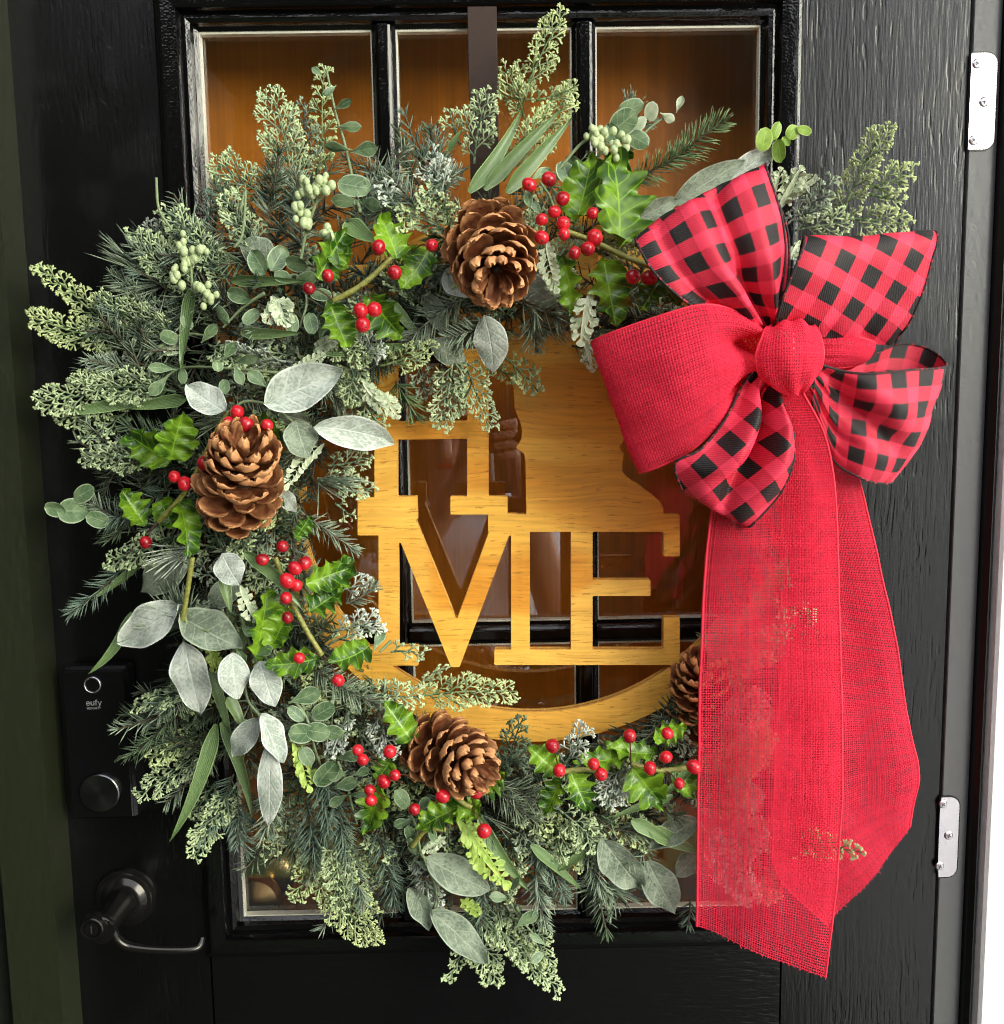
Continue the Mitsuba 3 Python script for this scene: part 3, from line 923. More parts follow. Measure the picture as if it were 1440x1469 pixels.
# ---- cedar sprays: base, tip, width in pixels, dye, lift of base and tip, bend
CEDAR = [
    (423, 290, 388, 132, 88, 'F', .00, .02, -.06), (400, 292, 310, 230, 66, 'F', .0, .02, .08), (443, 267, 437, 147, 62, 'X', -.01, .0, .05), (466, 240, 466, 96, 44, 'Y', -.01, .0, .06),
    (440, 262, 478, 215, 40, 'Y', .0, .01, 0),
    (172, 492, 50, 380, 50, 'Y', -.01, .01, -.08), (176, 492, 44, 455, 58, 'Y', .0, .02, .05), (205, 505, 120, 470, 40, 'F', .0, .01, .05), (214, 545, 57, 576, 88, 'F', .0, .02, .05), (215, 525, 128, 530, 50, 'W', .0, .01, -.1),
    (190, 585, 112, 632, 44, 'F', .0, .01, .06), (160, 600, 78, 598, 36, 'F', .0, .0, .06),
    (742, 160, 810, 18, 64, 'Y', -.01, .0, .06), (752, 170, 722, 95, 50, 'Y', -.01, .01, -.08), (762, 145, 830, 122, 34, 'Y', .0, .01, -.1), (722, 260, 816, 138, 92, 'Y', -.015, -.01, .02), (680, 235, 700, 134, 66, 'F', .0, .01, .08),
    (672, 240, 604, 242, 50, 'W', .0, .02, .22), (640, 290, 620, 215, 44, 'W', .0, .01, .1), (596, 292, 572, 330, 30, 'Y', .02, .03, 0), (622, 285, 650, 322, 34, 'Y', .02, .04, .1), (568, 296, 552, 262, 36, 'W', .02, .03, .1),
    (632, 260, 600, 290, 40, 'F', .02, .03, .1), (660, 208, 646, 160, 40, 'F', .0, .0, .1),
    (1150, 322, 1193, 256, 46, 'X', .0, .01, .04), (1207, 314, 1270, 183, 66, 'Y', .0, .02, .08), (1238, 270, 1312, 243, 56, 'Y', .01, .02, -.1), (1207, 314, 1302, 322, 56, 'Y', .01, .02, .04), (1140, 330, 1215, 318, 56, 'F', .0, .01, 0),
    (1243, 280, 1296, 292, 40, 'Y', .01, .02, .1), (1120, 330, 1180, 290, 50, 'W', -.01, .0, .1),
    (650, 505, 632, 612, 66, 'F', .01, .03, .05), (664, 510, 707, 614, 60, 'F', .01, .03, -.05), (724, 512, 772, 562, 48, 'Y', .01, .02, .05), (545, 525, 622, 496, 46, 'Y', .02, .02, -.06), (500, 520, 545, 612, 56, 'F', .02, .03, -.06),
    (600, 512, 612, 568, 44, 'X', .0, .01, 0), (690, 508, 735, 545, 40, 'Y', .0, .01, 0), (515, 515, 545, 490, 56, 'W', .02, .03, .1), (470, 530, 512, 575, 46, 'F', .01, .02, .1), (620, 505, 660, 570, 46, 'X', .0, .01, .1),
    (460, 690, 534, 705, 46, 'F', .01, .03, .1), (470, 668, 528, 655, 46, 'F', .01, .03, -.1), (480, 722, 505, 745, 32, 'F', .01, .02, .1),
    (480, 905, 543, 888, 54, 'W', .01, .03, -.05), (482, 850, 538, 838, 40, 'W', .01, .02, .1), (560, 935, 609, 938, 36, 'F', .02, .03, .1), (470, 925, 530, 905, 44, 'F', .01, .02, .1), (590, 1000, 742, 992, 66, 'Y', .02, .02, .05),
    (600, 985, 640, 958, 36, 'F', .02, .02, .1), (520, 990, 600, 1000, 60, 'F', .02, .02, -.06),
    (297, 1050, 214, 1090, 56, 'Y', .0, .02, -.04), (302, 1030, 256, 1012, 36, 'D', .0, .01, .1), (310, 1120, 272, 1172, 44, 'F', .0, .01, .05), (420, 1165, 378, 1230, 40, 'F', .0, .01, .05),
    (440, 1185, 528, 1350, 104, 'Y', .0, .02, -.04), (452, 1200, 424, 1292, 56, 'Y', .01, .02, .08), (430, 1140, 410, 1210, 60, 'X', .0, .01, 0), (520, 1200, 540, 1272, 46, 'Y', .0, .01, 0), (505, 1185, 560, 1230, 44, 'F', .0, .01, .1),
    (672, 1296, 800, 1422, 74, 'F', .0, .02, .06), (664, 1278, 706, 1410, 76, 'F', -.005, .01, .04), (672, 1340, 643, 1406, 42, 'F', .0, .01, .05), (760, 1310, 790, 1394, 54, 'F', .0, .01, -.06), (716, 1340, 776, 1390, 50, 'Y', .0, .015, .08),
    (640, 1290, 660, 1350, 46, 'X', .0, .01, 0), (700, 1290, 745, 1330, 50, 'F', .0, .01, .1),
    (500, 1020, 476, 1075, 52, 'W', .02, .03, .05), (540, 1012, 556, 1082, 54, 'W', .02, .03, .05), (470, 1040, 440, 1000, 40, 'F', .01, .02, 0), (515, 1050, 530, 1100, 40, 'X', .01, .01, 0),
    (728, 1098, 750, 1030, 50, 'D', .0, .02, .05), (706, 1104, 745, 1086, 40, 'D', .0, .01, .05), (808, 1102, 842, 1046, 46, 'W', .02, .03, .05), (895, 1090, 872, 1150, 66, 'W', .01, .02, .05), (832, 1162, 842, 1236, 66, 'F', .0, .01, .05),
    (862, 1170, 918, 1212, 50, 'Y', .0, .01, .1), (800, 1172, 800, 1226, 52, 'F', .0, .01, .05), (746, 1180, 758, 1216, 50, 'X', .0, .01, .05), (880, 1110, 915, 1130, 44, 'W', .01, .02, .1), (775, 1120, 760, 1085, 40, 'X', .0, .01, 0),
    (770, 1140, 745, 1180, 44, 'X', .0, .01, 0), (960, 1250, 880, 1268, 40, 'F', .0, .01, 0), (905, 1175, 935, 1215, 46, 'F', .0, .01, .1),
    (335, 300, 302, 262, 40, 'X', .0, .01, 0), (250, 345, 214, 322, 40, 'W', .0, .01, .1), (330, 475, 385, 500, 50, 'X', .01, .02, 0), (270, 465, 215, 440, 44, 'X', .0, .01, 0), (300, 495, 350, 520, 44, 'F', .01, .02, 0),
    (1000, 1180, 1100, 1050, 90, 'Y', .0, .02, .06), (1020, 1200, 1110, 1200, 70, 'F', .0, .02, .06), (1040, 1150, 1060, 1080, 70, 'F', .0, .02, .06), (1060, 1180, 1180, 1215, 70, 'Y', .0, .02, -.04), (1130, 1205, 1236, 1222, 44, 'Y', .02, .075, .0),
    (300, 424, 190, 330, 66, 'F', .015, .022, .06), (332, 412, 236, 300, 66, 'F', .015, .022, -.05), (272, 486, 140, 430, 66, 'F', .015, .022, .05), (252, 562, 128, 556, 62, 'F', .015, .022, -.06), (244, 650, 118, 655, 56, 'F', .012, .02, .05),
    (262, 764, 152, 806, 56, 'F', .01, .02, .06), (302, 984, 190, 1014, 58, 'F', .012, .02, -.05), (304, 1064, 198, 1140, 64, 'F', .012, .022, .05), (342, 1120, 280, 1232, 66, 'F', .012, .022, -.05), (482, 1190, 486, 1302, 64, 'F', .012, .022, .05),
    (600, 1212, 622, 1312, 58, 'W', .01, .02, .05), (742, 1200, 722, 1292, 58, 'F', .01, .02, -.05), (384, 366, 322, 284, 58, 'F', .015, .022, .05), (432, 470, 522, 520, 58, 'F', .015, .022, .05), (420, 520, 330, 500, 54, 'W', .015, .02, .06),
    (800, 1160, 870, 1225, 54, 'F', .01, .02, .05), (560, 470, 500, 500, 50, 'F', .015, .02, .05),
    (1060, 1230, 1110, 1290, 60, 'F', .0, .01, .06), (1010, 1120, 1100, 1060, 90, 'Y', .02, .03, .06), (1020, 1260, 1090, 1180, 80, 'W', .02, .03, .06), (1005, 1180, 1080, 1290, 70, 'W', .02, .03, -.06), (1030, 1060, 1090, 1000, 70, 'W', .02, .03, .0),
]
r_ = np.random.default_rng(21)
for (bx_, by_, tx_, ty_, w_, pal, l0, l1, bend) in CEDAR:
    a, b = P(bx_, by_, wy(bx_, by_, l0 + .004)), P(tx_, ty_, wy(tx_, ty_, l1 + .006))
    part('cedar_spray', cedar(Axis(a, b, bend, r_.normal(0, 0.35), 0.05), w_ * mpp(-0.09), pal, r_))
# a scatter of small frosted cedar bits all round the band
for k in range(120):
    th = k / 120 * 2 * np.pi + r_.uniform(-.05, .05)
    if -0.9 < math.remainder(th + 0.35, 2 * np.pi) < 0.75 and k % 3:
        continue
    rr = WR + r_.uniform(-75, 75)
    if -0.75 < math.remainder(th, 2 * np.pi) < 1.9:
        rr = max(rr, WR - 20)
    px, py = WCX + rr * math.cos(th), WCY + rr * math.sin(th)
    ta = th + r_.uniform(-1.3, 1.3)
    ln = r_.uniform(55, 100)
    qx, qy = px + ln * math.cos(ta), py + ln * math.sin(ta)
    part('cedar_spray', cedar(Axis(pt(px, py, -.004), pt(qx, qy, .012), r_.normal(0, .08), r_.normal(0, .5), .05), r_.uniform(34, 52) * mpp(-.09), str(r_.choice(['X', 'F', 'D', 'Y', 'F'])), r_))

# ---- fir twigs
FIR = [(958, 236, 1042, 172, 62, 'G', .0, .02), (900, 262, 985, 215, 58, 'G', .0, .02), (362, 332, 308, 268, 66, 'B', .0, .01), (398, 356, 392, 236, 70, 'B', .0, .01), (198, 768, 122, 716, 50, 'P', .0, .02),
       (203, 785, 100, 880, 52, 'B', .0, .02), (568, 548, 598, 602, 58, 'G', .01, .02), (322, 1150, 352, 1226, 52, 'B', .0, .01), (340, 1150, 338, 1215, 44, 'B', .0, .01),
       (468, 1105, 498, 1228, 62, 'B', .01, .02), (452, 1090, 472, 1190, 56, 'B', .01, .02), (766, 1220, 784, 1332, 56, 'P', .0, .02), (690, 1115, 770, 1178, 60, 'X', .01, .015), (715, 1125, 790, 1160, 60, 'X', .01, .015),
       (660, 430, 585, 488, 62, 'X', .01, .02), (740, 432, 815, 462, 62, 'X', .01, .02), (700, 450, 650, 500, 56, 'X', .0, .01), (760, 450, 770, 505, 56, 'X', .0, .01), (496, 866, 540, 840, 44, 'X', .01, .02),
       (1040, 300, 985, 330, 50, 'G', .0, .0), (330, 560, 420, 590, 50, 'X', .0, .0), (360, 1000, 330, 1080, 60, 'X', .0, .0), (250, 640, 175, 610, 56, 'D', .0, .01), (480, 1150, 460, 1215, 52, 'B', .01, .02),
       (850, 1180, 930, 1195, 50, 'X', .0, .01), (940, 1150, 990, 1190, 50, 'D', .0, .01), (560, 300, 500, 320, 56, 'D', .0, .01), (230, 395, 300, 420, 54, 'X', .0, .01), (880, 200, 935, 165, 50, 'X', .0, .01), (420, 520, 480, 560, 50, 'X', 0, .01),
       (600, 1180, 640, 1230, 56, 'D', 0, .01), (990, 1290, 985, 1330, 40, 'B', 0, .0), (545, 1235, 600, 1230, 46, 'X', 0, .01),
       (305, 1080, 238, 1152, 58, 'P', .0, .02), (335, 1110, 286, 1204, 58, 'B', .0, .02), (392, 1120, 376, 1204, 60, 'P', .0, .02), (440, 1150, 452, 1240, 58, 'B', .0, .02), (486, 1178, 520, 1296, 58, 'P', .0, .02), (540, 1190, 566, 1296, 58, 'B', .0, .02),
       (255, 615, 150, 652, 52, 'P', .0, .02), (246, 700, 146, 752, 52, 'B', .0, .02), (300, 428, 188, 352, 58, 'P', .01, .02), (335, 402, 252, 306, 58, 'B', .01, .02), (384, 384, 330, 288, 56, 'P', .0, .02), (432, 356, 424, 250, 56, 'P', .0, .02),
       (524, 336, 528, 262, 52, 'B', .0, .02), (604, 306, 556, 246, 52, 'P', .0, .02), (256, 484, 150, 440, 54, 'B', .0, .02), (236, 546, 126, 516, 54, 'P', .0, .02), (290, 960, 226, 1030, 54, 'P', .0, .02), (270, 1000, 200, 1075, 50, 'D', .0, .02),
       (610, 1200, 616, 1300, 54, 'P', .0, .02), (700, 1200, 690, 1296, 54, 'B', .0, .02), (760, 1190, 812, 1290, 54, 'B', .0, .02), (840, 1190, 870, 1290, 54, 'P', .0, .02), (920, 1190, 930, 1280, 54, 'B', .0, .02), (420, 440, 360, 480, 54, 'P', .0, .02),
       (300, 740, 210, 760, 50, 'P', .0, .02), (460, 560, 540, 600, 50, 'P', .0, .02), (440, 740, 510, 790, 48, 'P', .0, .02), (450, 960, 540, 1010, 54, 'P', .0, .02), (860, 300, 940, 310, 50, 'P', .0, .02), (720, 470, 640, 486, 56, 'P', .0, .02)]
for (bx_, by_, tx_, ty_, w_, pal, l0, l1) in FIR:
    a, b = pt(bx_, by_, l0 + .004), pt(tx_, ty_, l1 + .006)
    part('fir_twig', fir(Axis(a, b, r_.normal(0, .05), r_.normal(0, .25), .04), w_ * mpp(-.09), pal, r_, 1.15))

# ---- pine tufts: centre, direction in the picture, length, spread, needles
TUFT = [(212, 395, -60, -45, 88, .30, 34, 'X'), (240, 405, -70, 10, 90, .45, 34, 'X'), (282, 372, 60, -10, 62, .5, 34, 'X'), (240, 400, 20, -80, 60, .5, 24, 'X'), (262, 892, -15, -60, 80, .42, 40, 'P'), (262, 892, 70, -15, 75, .42, 34, 'P'),
        (262, 892, -70, 10, 70, .3, 16, 'P'), (272, 790, -70, 15, 72, .40, 30, 'W'), (458, 690, 80, -5, 82, .30, 38, 'P'), (566, 1258, -10, -70, 70, .5, 46, 'P'), (862, 1266, 60, 20, 70, .35, 26, 'P'), (862, 1266, -50, 10, 60, .35, 22, 'P'),
        (900, 165, 10, -40, 42, .6, 30, 'X'), (300, 430, -60, 30, 70, .5, 30, 'X'), (470, 1055, -40, -40, 60, .6, 26, 'P'), (690, 1170, 20, 50, 60, .5, 26, 'X'), (560, 470, 40, 40, 60, .5, 26, 'X'), (330, 600, -50, 10, 60, .5, 24, 'X')]
for (cx_, cy_, dx, dy, ln, sp, n_, pal) in TUFT:
    a, b = pt(cx_, cy_, .010), pt(cx_ + dx, cy_ + dy, .022)
    part('pine_tuft', tuft(a, b - a, ln * mpp(-.1), sp, n_, pal, r_))

# ---- long blades
BLADE = [(672, 276, 748, 156, 21, 0, .0), (694, 272, 806, 156, 21, 1, .0), (725, 276, 818, 170, 24, 1, .01), (643, 218, 664, 186, 11, 0, .0), (333, 402, 442, 402, 17, 0, .02), (347, 477, 434, 477, 17, 0, .02), (277, 415, 262, 528, 26, 1, .02),
         (480, 420, 456, 488, 20, 1, .02), (240, 558, 82, 594, 24, 1, .005), (268, 572, 188, 586, 20, 0, .01), (352, 792, 438, 876, 22, 0, .03), (190, 878, 127, 966, 18, 1, .005), (202, 810, 132, 862, 16, 1, .005), (309, 1038, 243, 1205, 24, 1, .02),
         (318, 1035, 362, 1170, 20, 0, .02), (326, 1000, 350, 1050, 20, 0, .025), (686, 1170, 760, 1276, 20, 0, .015), (760, 1212, 832, 1276, 17, 0, .015), (965, 1142, 878, 1174, 15, 1, .015), (905, 1176, 968, 1212, 22, 0, .015), (450, 500, 612, 492, 20, 0, .012),
         (318, 825, 330, 880, 18, 1, .02), (500, 320, 545, 352, 30, 0, .02), (470, 345, 490, 390, 22, 0, .02), (1000, 1090, 940, 1150, 14, 0, .02), (930, 1190, 1000, 1222, 26, 0, .015), (556, 430, 610, 500, 16, 0, .0), (1130, 800, 1025, 930, 22, 1, .02),
         (360, 880, 330, 960, 20, 0, .01), (300, 960, 330, 1060, 18, 0, .01), (620, 1165, 690, 1160, 16, 0, .02), (840, 1220, 800, 1250, 14, 0, .01)]
for (x0_, y0_, x1_, y1_, w_, lt, lf) in BLADE:
    put_leaf('blade_leaf', 'm_blade', None, pt(x0_, y0_, lf + .008), pt(x1_, y1_, lf + .014), w_ * mpp(-.1), p_lance, 5, 18, bend=r_.normal(0, .05), sag=r_.uniform(.02, .12), roll=r_.normal(0, .35), fold=.35, cup=.0)

# ---- eucalyptus and box sprigs: stem points, leaves (x, y, length, width, angle in the picture)
SPRIG = [
    ('m_euc', [(517, 305), (507, 262), (494, 205), (482, 165), (468, 100)], [(492, 150, 30, 12, -30), (500, 182, 38, 15, 0), (522, 215, 40, 22, -10), (485, 213, 42, 20, 10), (509, 267, 50, 34, 10), (499, 289, 50, 20, 5), (530, 292, 34, 20, 20), (456, 104, 22, 10, 40), (474, 130, 24, 12, -40)]),
    ('m_euc_lime', [(1105, 232), (1120, 205), (1140, 195), (1158, 188)], [(1096, 200, 36, 24, -80), (1113, 188, 30, 15, -70), (1137, 190, 24, 20, -60), (1118, 217, 34, 22, 80), (1154, 187, 22, 13, 20), (1128, 203, 16, 10, 50)]),
    ('m_euc', [(400, 535), (320, 528), (262, 528), (232, 545)], [(233, 528, 42, 15, 5), (228, 553, 40, 18, -45), (262, 540, 22, 15, 75), (329, 503, 30, 16, -55), (354, 516, 38, 14, -15), (312, 526, 16, 15, 80), (342, 538, 32, 15, 65), (371, 546, 38, 20, 40), (322, 555, 22, 16, 80)]),
    ('m_euc', [(395, 410), (425, 395), (440, 430), (430, 470)], [(372, 378, 40, 30, 60), (398, 372, 40, 28, -60), (426, 378, 32, 24, 10), (418, 463, 32, 20, 80), (446, 464, 32, 20, 75), (461, 422, 30, 22, 20), (410, 400, 36, 20, 30), (440, 400, 30, 22, -30)]),
    ('m_euc', [(225, 500), (262, 480), (300, 482)], [(243, 484, 30, 20, 20), (300, 478, 36, 16, -50), (268, 462, 26, 16, 60)]),
    ('m_euc', [(418, 1000), (440, 1030), (452, 1075), (470, 1125)], [(437, 1000, 50, 26, -20), (432, 1052, 38, 30, 0), (456, 1050, 36, 28, 10), (464, 1020, 36, 26, -30), (470, 1107, 44, 30, -50), (480, 1052, 30, 24, 20), (440, 1085, 30, 22, 60), (424, 1024, 30, 18, 40)]),
    ('m_euc', [(484, 1092), (497, 1125), (506, 1160), (512, 1182)], [(500, 1085, 42, 18, -10), (497, 1125, 38, 20, -15), (514, 1140, 30, 10, 0), (487, 1147, 34, 15, -30), (486, 1112, 30, 14, -25), (518, 1108, 26, 14, -20)]),
    ('m_euc', [(600, 1210), (596, 1185), (585, 1160)], [(575, 1145, 30, 24, 50), (608, 1153, 22, 15, -70), (578, 1180, 30, 15, -20), (588, 1195, 24, 16, 70)]),
    ('m_euc', [(700, 1230), (730, 1290), (748, 1320), (775, 1350)], [(717, 1287, 32, 16, 5), (738, 1270, 28, 10, -65), (773, 1348, 34, 12, 35), (770, 1374, 22, 15, -40)]),
    ('m_euc', [(740, 1300), (752, 1320)], [(755, 1320, 42, 24, -35)]),
    ('m_euc', [(800, 320), (790, 285), (775, 262)], [(774, 252, 34, 17, -30), (757, 283, 32, 12, 80), (800, 283, 32, 12, 60), (770, 300, 26, 12, 60)]),
    ('m_miller', [(905, 215), (930, 185), (958, 165)], [(934, 160, 30, 20, -80), (957, 168, 24, 14, 30), (975, 150, 26, 12, -70), (918, 178, 26, 16, -60)]),
    ('m_euc', [(160, 745), (110, 732), (75, 728)], [(105, 733, 44, 38, 0), (80, 730, 30, 24, 10), (120, 708, 34, 26, -30), (140, 745, 36, 26, 20)]),
    ('m_euc', [(840, 260), (880, 185), (905, 165)], [(895, 175, 46, 36, -40), (915, 200, 36, 26, 30), (880, 195, 36, 26, 60), (825, 240, 40, 28, 50), (812, 248, 36, 30, 70), (905, 155, 40, 24, -20)]),
    ('m_euc', [(560, 920), (545, 935)], [(543, 918, 36, 16, -65)]),
    ('m_euc', [(380, 420), (350, 440), (320, 470)], [(345, 425, 34, 22, 20), (318, 452, 30, 18, 50), (360, 455, 30, 18, -40)]),
    ('m_euc', [(640, 1160), (610, 1210), (590, 1240)], [(622, 1200, 28, 14, 60), (592, 1215, 26, 16, 70), (608, 1240, 24, 14, 20)]),
    ('m_euc', [(345, 880), (360, 930), (372, 960)], [(355, 905, 26, 14, 40), (378, 935, 28, 16, -30), (345, 940, 26, 14, 60)]),
]
for (mt, stem, lv_) in SPRIG:
    lf = .030
    path = spline([pt(x, y, lf - .004) for x, y in stem], 16)
    k = obj('leafy_sprig', tube(path, np.linspace(.0017, .0010, 16), 5), 'm_stem_green', wreath, smooth=True)
    pix = np.array(stem, float)
    for (x, y, ln, w_, an) in lv_:
        a = math.radians(an)
        d = np.array([math.cos(a), math.sin(a)]) * ln / 2
        c0, c1 = np.array([x, y]) - d, np.array([x, y]) + d
        if np.min(np.hypot(*(pix - c0).T)) > np.min(np.hypot(*(pix - c1).T)):
            c0, c1 = c1, c0
        put_leaf('leaf', mt, k, pt(*c0, lf), pt(*c1, lf + r_.uniform(.0, .010)), w_ * mpp(-.1), p_round if mt == 'm_euc_lime' else p_spoon if w_ / ln < .6 else p_round, 7, 10, sag=r_.uniform(0, .12), roll=r_.normal(0, .3), cup=r_.uniform(-.2, .35))

# ---- pale felted leaves: base, tip, width, grey?, lift, roll
LAMB = [(325, 592, 272, 556, 46, 0, .035, .2), (385, 578, 492, 532, 62, 0, .045, .1), (425, 604, 442, 656, 52, 1, .040, -.2), (400, 592, 446, 606, 26, 1, .030, .4), (449, 612, 560, 634, 48, 0, .045, .2), (318, 794, 344, 840, 46, 0, .040, .2),
        (268, 802, 202, 850, 54, 1, .015, .1), (262, 866, 181, 918, 60, 0, .028, .1), (266, 888, 348, 932, 62, 1, .030, -.1), (264, 920, 288, 1022, 62, 0, .045, .1), (334, 936, 342, 1002, 46, 0, .045, -.2), (372, 948, 394, 1014, 46, 0, .042, .3),
        (374, 1028, 336, 1084, 36, 0, .042, .2), (372, 1024, 402, 1094, 40, 0, .046, -.2), (384, 1068, 384, 1184, 38, 0, .050, .1), (694, 452, 706, 534, 50, 0, .025, .1), (618, 486, 672, 524, 36, 1, .015, .3), (610, 1230, 702, 1278, 54, 1, .035, .1),
        (588, 1272, 616, 1328, 36, 1, .032, .3), (616, 1306, 697, 1382, 48, 1, .040, .1), (862, 1200, 916, 1268, 62, 1, .022, .2), (928, 1234, 968, 1308, 56, 1, .026, -.1), (1002, 1178, 934, 1218, 40, 1, .022, .2), (1004, 1222, 968, 1258, 36, 1, .020, .1),
        (396, 372, 346, 346, 46, 1, .020, .2), (965, 292, 1066, 230, 40, 1, .030, .5), (1040, 262, 1104, 214, 40, 0, .012, .4), (906, 318, 968, 286, 34, 1, .030, .5), (612, 420, 640, 480, 30, 1, .0, .3), (745, 398, 800, 440, 44, 0, .0, .3),
        (640, 392, 672, 428, 44, 0, .0, .0), (1060, 1190, 1010, 1260, 50, 1, .02, .1), (1090, 1160, 1040, 1110, 44, 1, .02, .1), (340, 830, 300, 870, 40, 1, .0, .1), (400, 700, 425, 735, 26, 0, .01, .3), (1050, 880, 1018, 950, 44, 1, .01, .3)]
for (x0_, y0_, x1_, y1_, w_, g, lf, ro) in LAMB:
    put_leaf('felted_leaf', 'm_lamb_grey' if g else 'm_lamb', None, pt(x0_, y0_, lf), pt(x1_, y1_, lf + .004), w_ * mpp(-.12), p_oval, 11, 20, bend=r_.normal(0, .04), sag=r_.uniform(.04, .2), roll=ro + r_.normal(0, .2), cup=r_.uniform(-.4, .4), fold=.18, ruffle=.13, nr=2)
LSTEM = [[(388, 580), (352, 576), (330, 590)], [(388, 578), (405, 592), (420, 606)], [(262, 925), (268, 900), (262, 868)], [(262, 900), (300, 905)], [(372, 1026), (356, 1005), (350, 975)], [(385, 1070), (380, 1045), (372, 1026)],
         [(612, 1232), (604, 1225), (600, 1205)], [(622, 1310), (626, 1280), (612, 1240), (604, 1222)], [(345, 300), (352, 275), (348, 335), (336, 355)], [(247, 330), (228, 300), (224, 255)]]
for s_ in LSTEM:
    obj('stem', tube(spline([pt(x, y, .036) for x, y in s_], 14), .0013, 6), 'm_stem_green', wreath, smooth=True)

# ---- dusty miller: base, tip, width, lime?
MILL = [(848, 418, 832, 496, 44, 0, .04), (838, 480, 850, 534, 32, 0, .04), (785, 345, 800, 420, 34, 0, .03), (655, 1174, 728, 1272, 54, 1, .035), (1118, 300, 1150, 238, 38, 0, .0), (1105, 290, 1120, 240, 34, 0, .0), (1130, 285, 1172, 252, 26, 0, .0),
        (465, 636, 410, 702, 28, 0, .035), (345, 840, 366, 892, 32, 0, .03), (420, 1066, 442, 1134, 36, 1, .03), (415, 535, 466, 508, 30, 0, .025), (520, 545, 556, 592, 36, 0, .035), (545, 560, 572, 600, 30, 0, .03), (390, 425, 412, 468, 40, 0, .035),
        (400, 430, 378, 462, 28, 0, .035), (300, 925, 312, 965, 26, 1, .02), (680, 1180, 700, 1200, 20, 1, .03), (640, 1200, 606, 1222, 24, 0, .03), (660, 1290, 690, 1310, 26, 1, .03), (780, 400, 830, 440, 30, 0, .01), (220, 500, 265, 500, 24, 0, .02),
        (450, 505, 490, 480, 26, 0, .02), (1148, 345, 1132, 372, 24, 0, .0)]
def lobed(a, b, W, rng):
    """A deeply cut leaf: midrib with paired lobes, each with rounded teeth."""
    ax = Axis(a, b, rng.normal(0, .08), rng.normal(0, .3), rng.uniform(0, .1))
    ms, uvs = [], []

    def add(s0, t0, ang, ln, wd):
        p0, p1 = ax(s0, t0, 0.0), ax(s0 + ln * math.cos(ang), t0 + ln * math.sin(ang), ln * rng.normal(.05, .2))
        m, uv = leaf(p0, p1, wd, p_spoon, 5, 7, sag=rng.uniform(-.05, .15), roll=rng.normal(0, .35), cup=rng.uniform(-.2, .3), rng=rng)
        ms.append(m); uvs.append(uv)
    m, uv = leaf(a, b, W * .26, p_lance, 5, 10, sag=.04, rng=rng)
    ms.append(m); uvs.append(uv)
    n = max(3, int(ax.L / (W * .30)))
    for i in range(n):
        s = ax.L * (.12 + .80 * i / n)
        env = math.sin(math.pi * min(1, .25 + .65 * i / n)) ** .7
        for sd in (-1, 1):
            an = sd * math.radians(rng.uniform(42, 62))
            ln = W * .5 * env * rng.uniform(.85, 1.15)
            add(s, 0, an, ln, ln * .50)
            for tw in (-1, 1):
                f = rng.uniform(.45, .6)
                add(s + ln * f * math.cos(an), ln * f * math.sin(an), an + tw * math.radians(48), ln * .45, ln * .34)
    add(ax.L * .86, 0, 0, ax.L * .16, W * .3)
    return trimesh.util.concatenate(ms), np.vstack(uvs)


for (x0_, y0_, x1_, y1_, w_, lm_, lf) in MILL:
    m, uv = lobed(pt(x0_, y0_, lf), pt(x1_, y1_, lf + .008), w_ * mpp(-.11), r_)
    obj('lobed_leaf', m, 'm_miller_lime' if lm_ else 'm_miller', wreath, smooth=True, uv=uv)

# ---- bud sprigs
BUDS = [([(432, 372), (440, 330), (452, 295)], [(445, 275), (467, 268), (433, 300), (435, 318), (467, 335), (440, 268), (458, 272)]), ([(276, 418), (274, 385), (272, 365)], [(265, 350), (282, 365), (255, 396), (294, 415), (262, 380), (300, 425)]),
        ([(800, 245), (835, 205), (860, 198)], [(847, 187), (880, 214), (860, 205), (893, 205), (870, 190)])]
for stem, cl in BUDS:
    ms = [tube(spline([pt(x, y, .04) for x, y in stem], 12), .0014, 6)]
    k = obj('bud_sprig', ms[0], 'm_stem_green', wreath, smooth=True)
    b = []
    for (x, y) in cl:
        j = int(np.argmin([math.hypot(x - q[0], y - q[1]) for q in stem]))
        obj('stalk', tube(spline([pt(*stem[j], .04), pt((x + stem[j][0]) / 2, (y + stem[j][1]) / 2 + 3, .041), pt(x, y, .043)], 6), .0008, 5), 'm_stem_green', k)
        for q in range(6):
            s_ = trimesh.creation.icosphere(2, 0.0034 * r_.uniform(.75, 1.1))
            s_.apply_scale([1, 1, 1.25])
            s_.apply_translation(pt(x + r_.normal(0, 6), y + r_.normal(0, 6), .043 + r_.uniform(0, .008)))
            b.append(s_)
    obj('buds', cat(b), 'm_bud', k, smooth=True, kind='stuff')

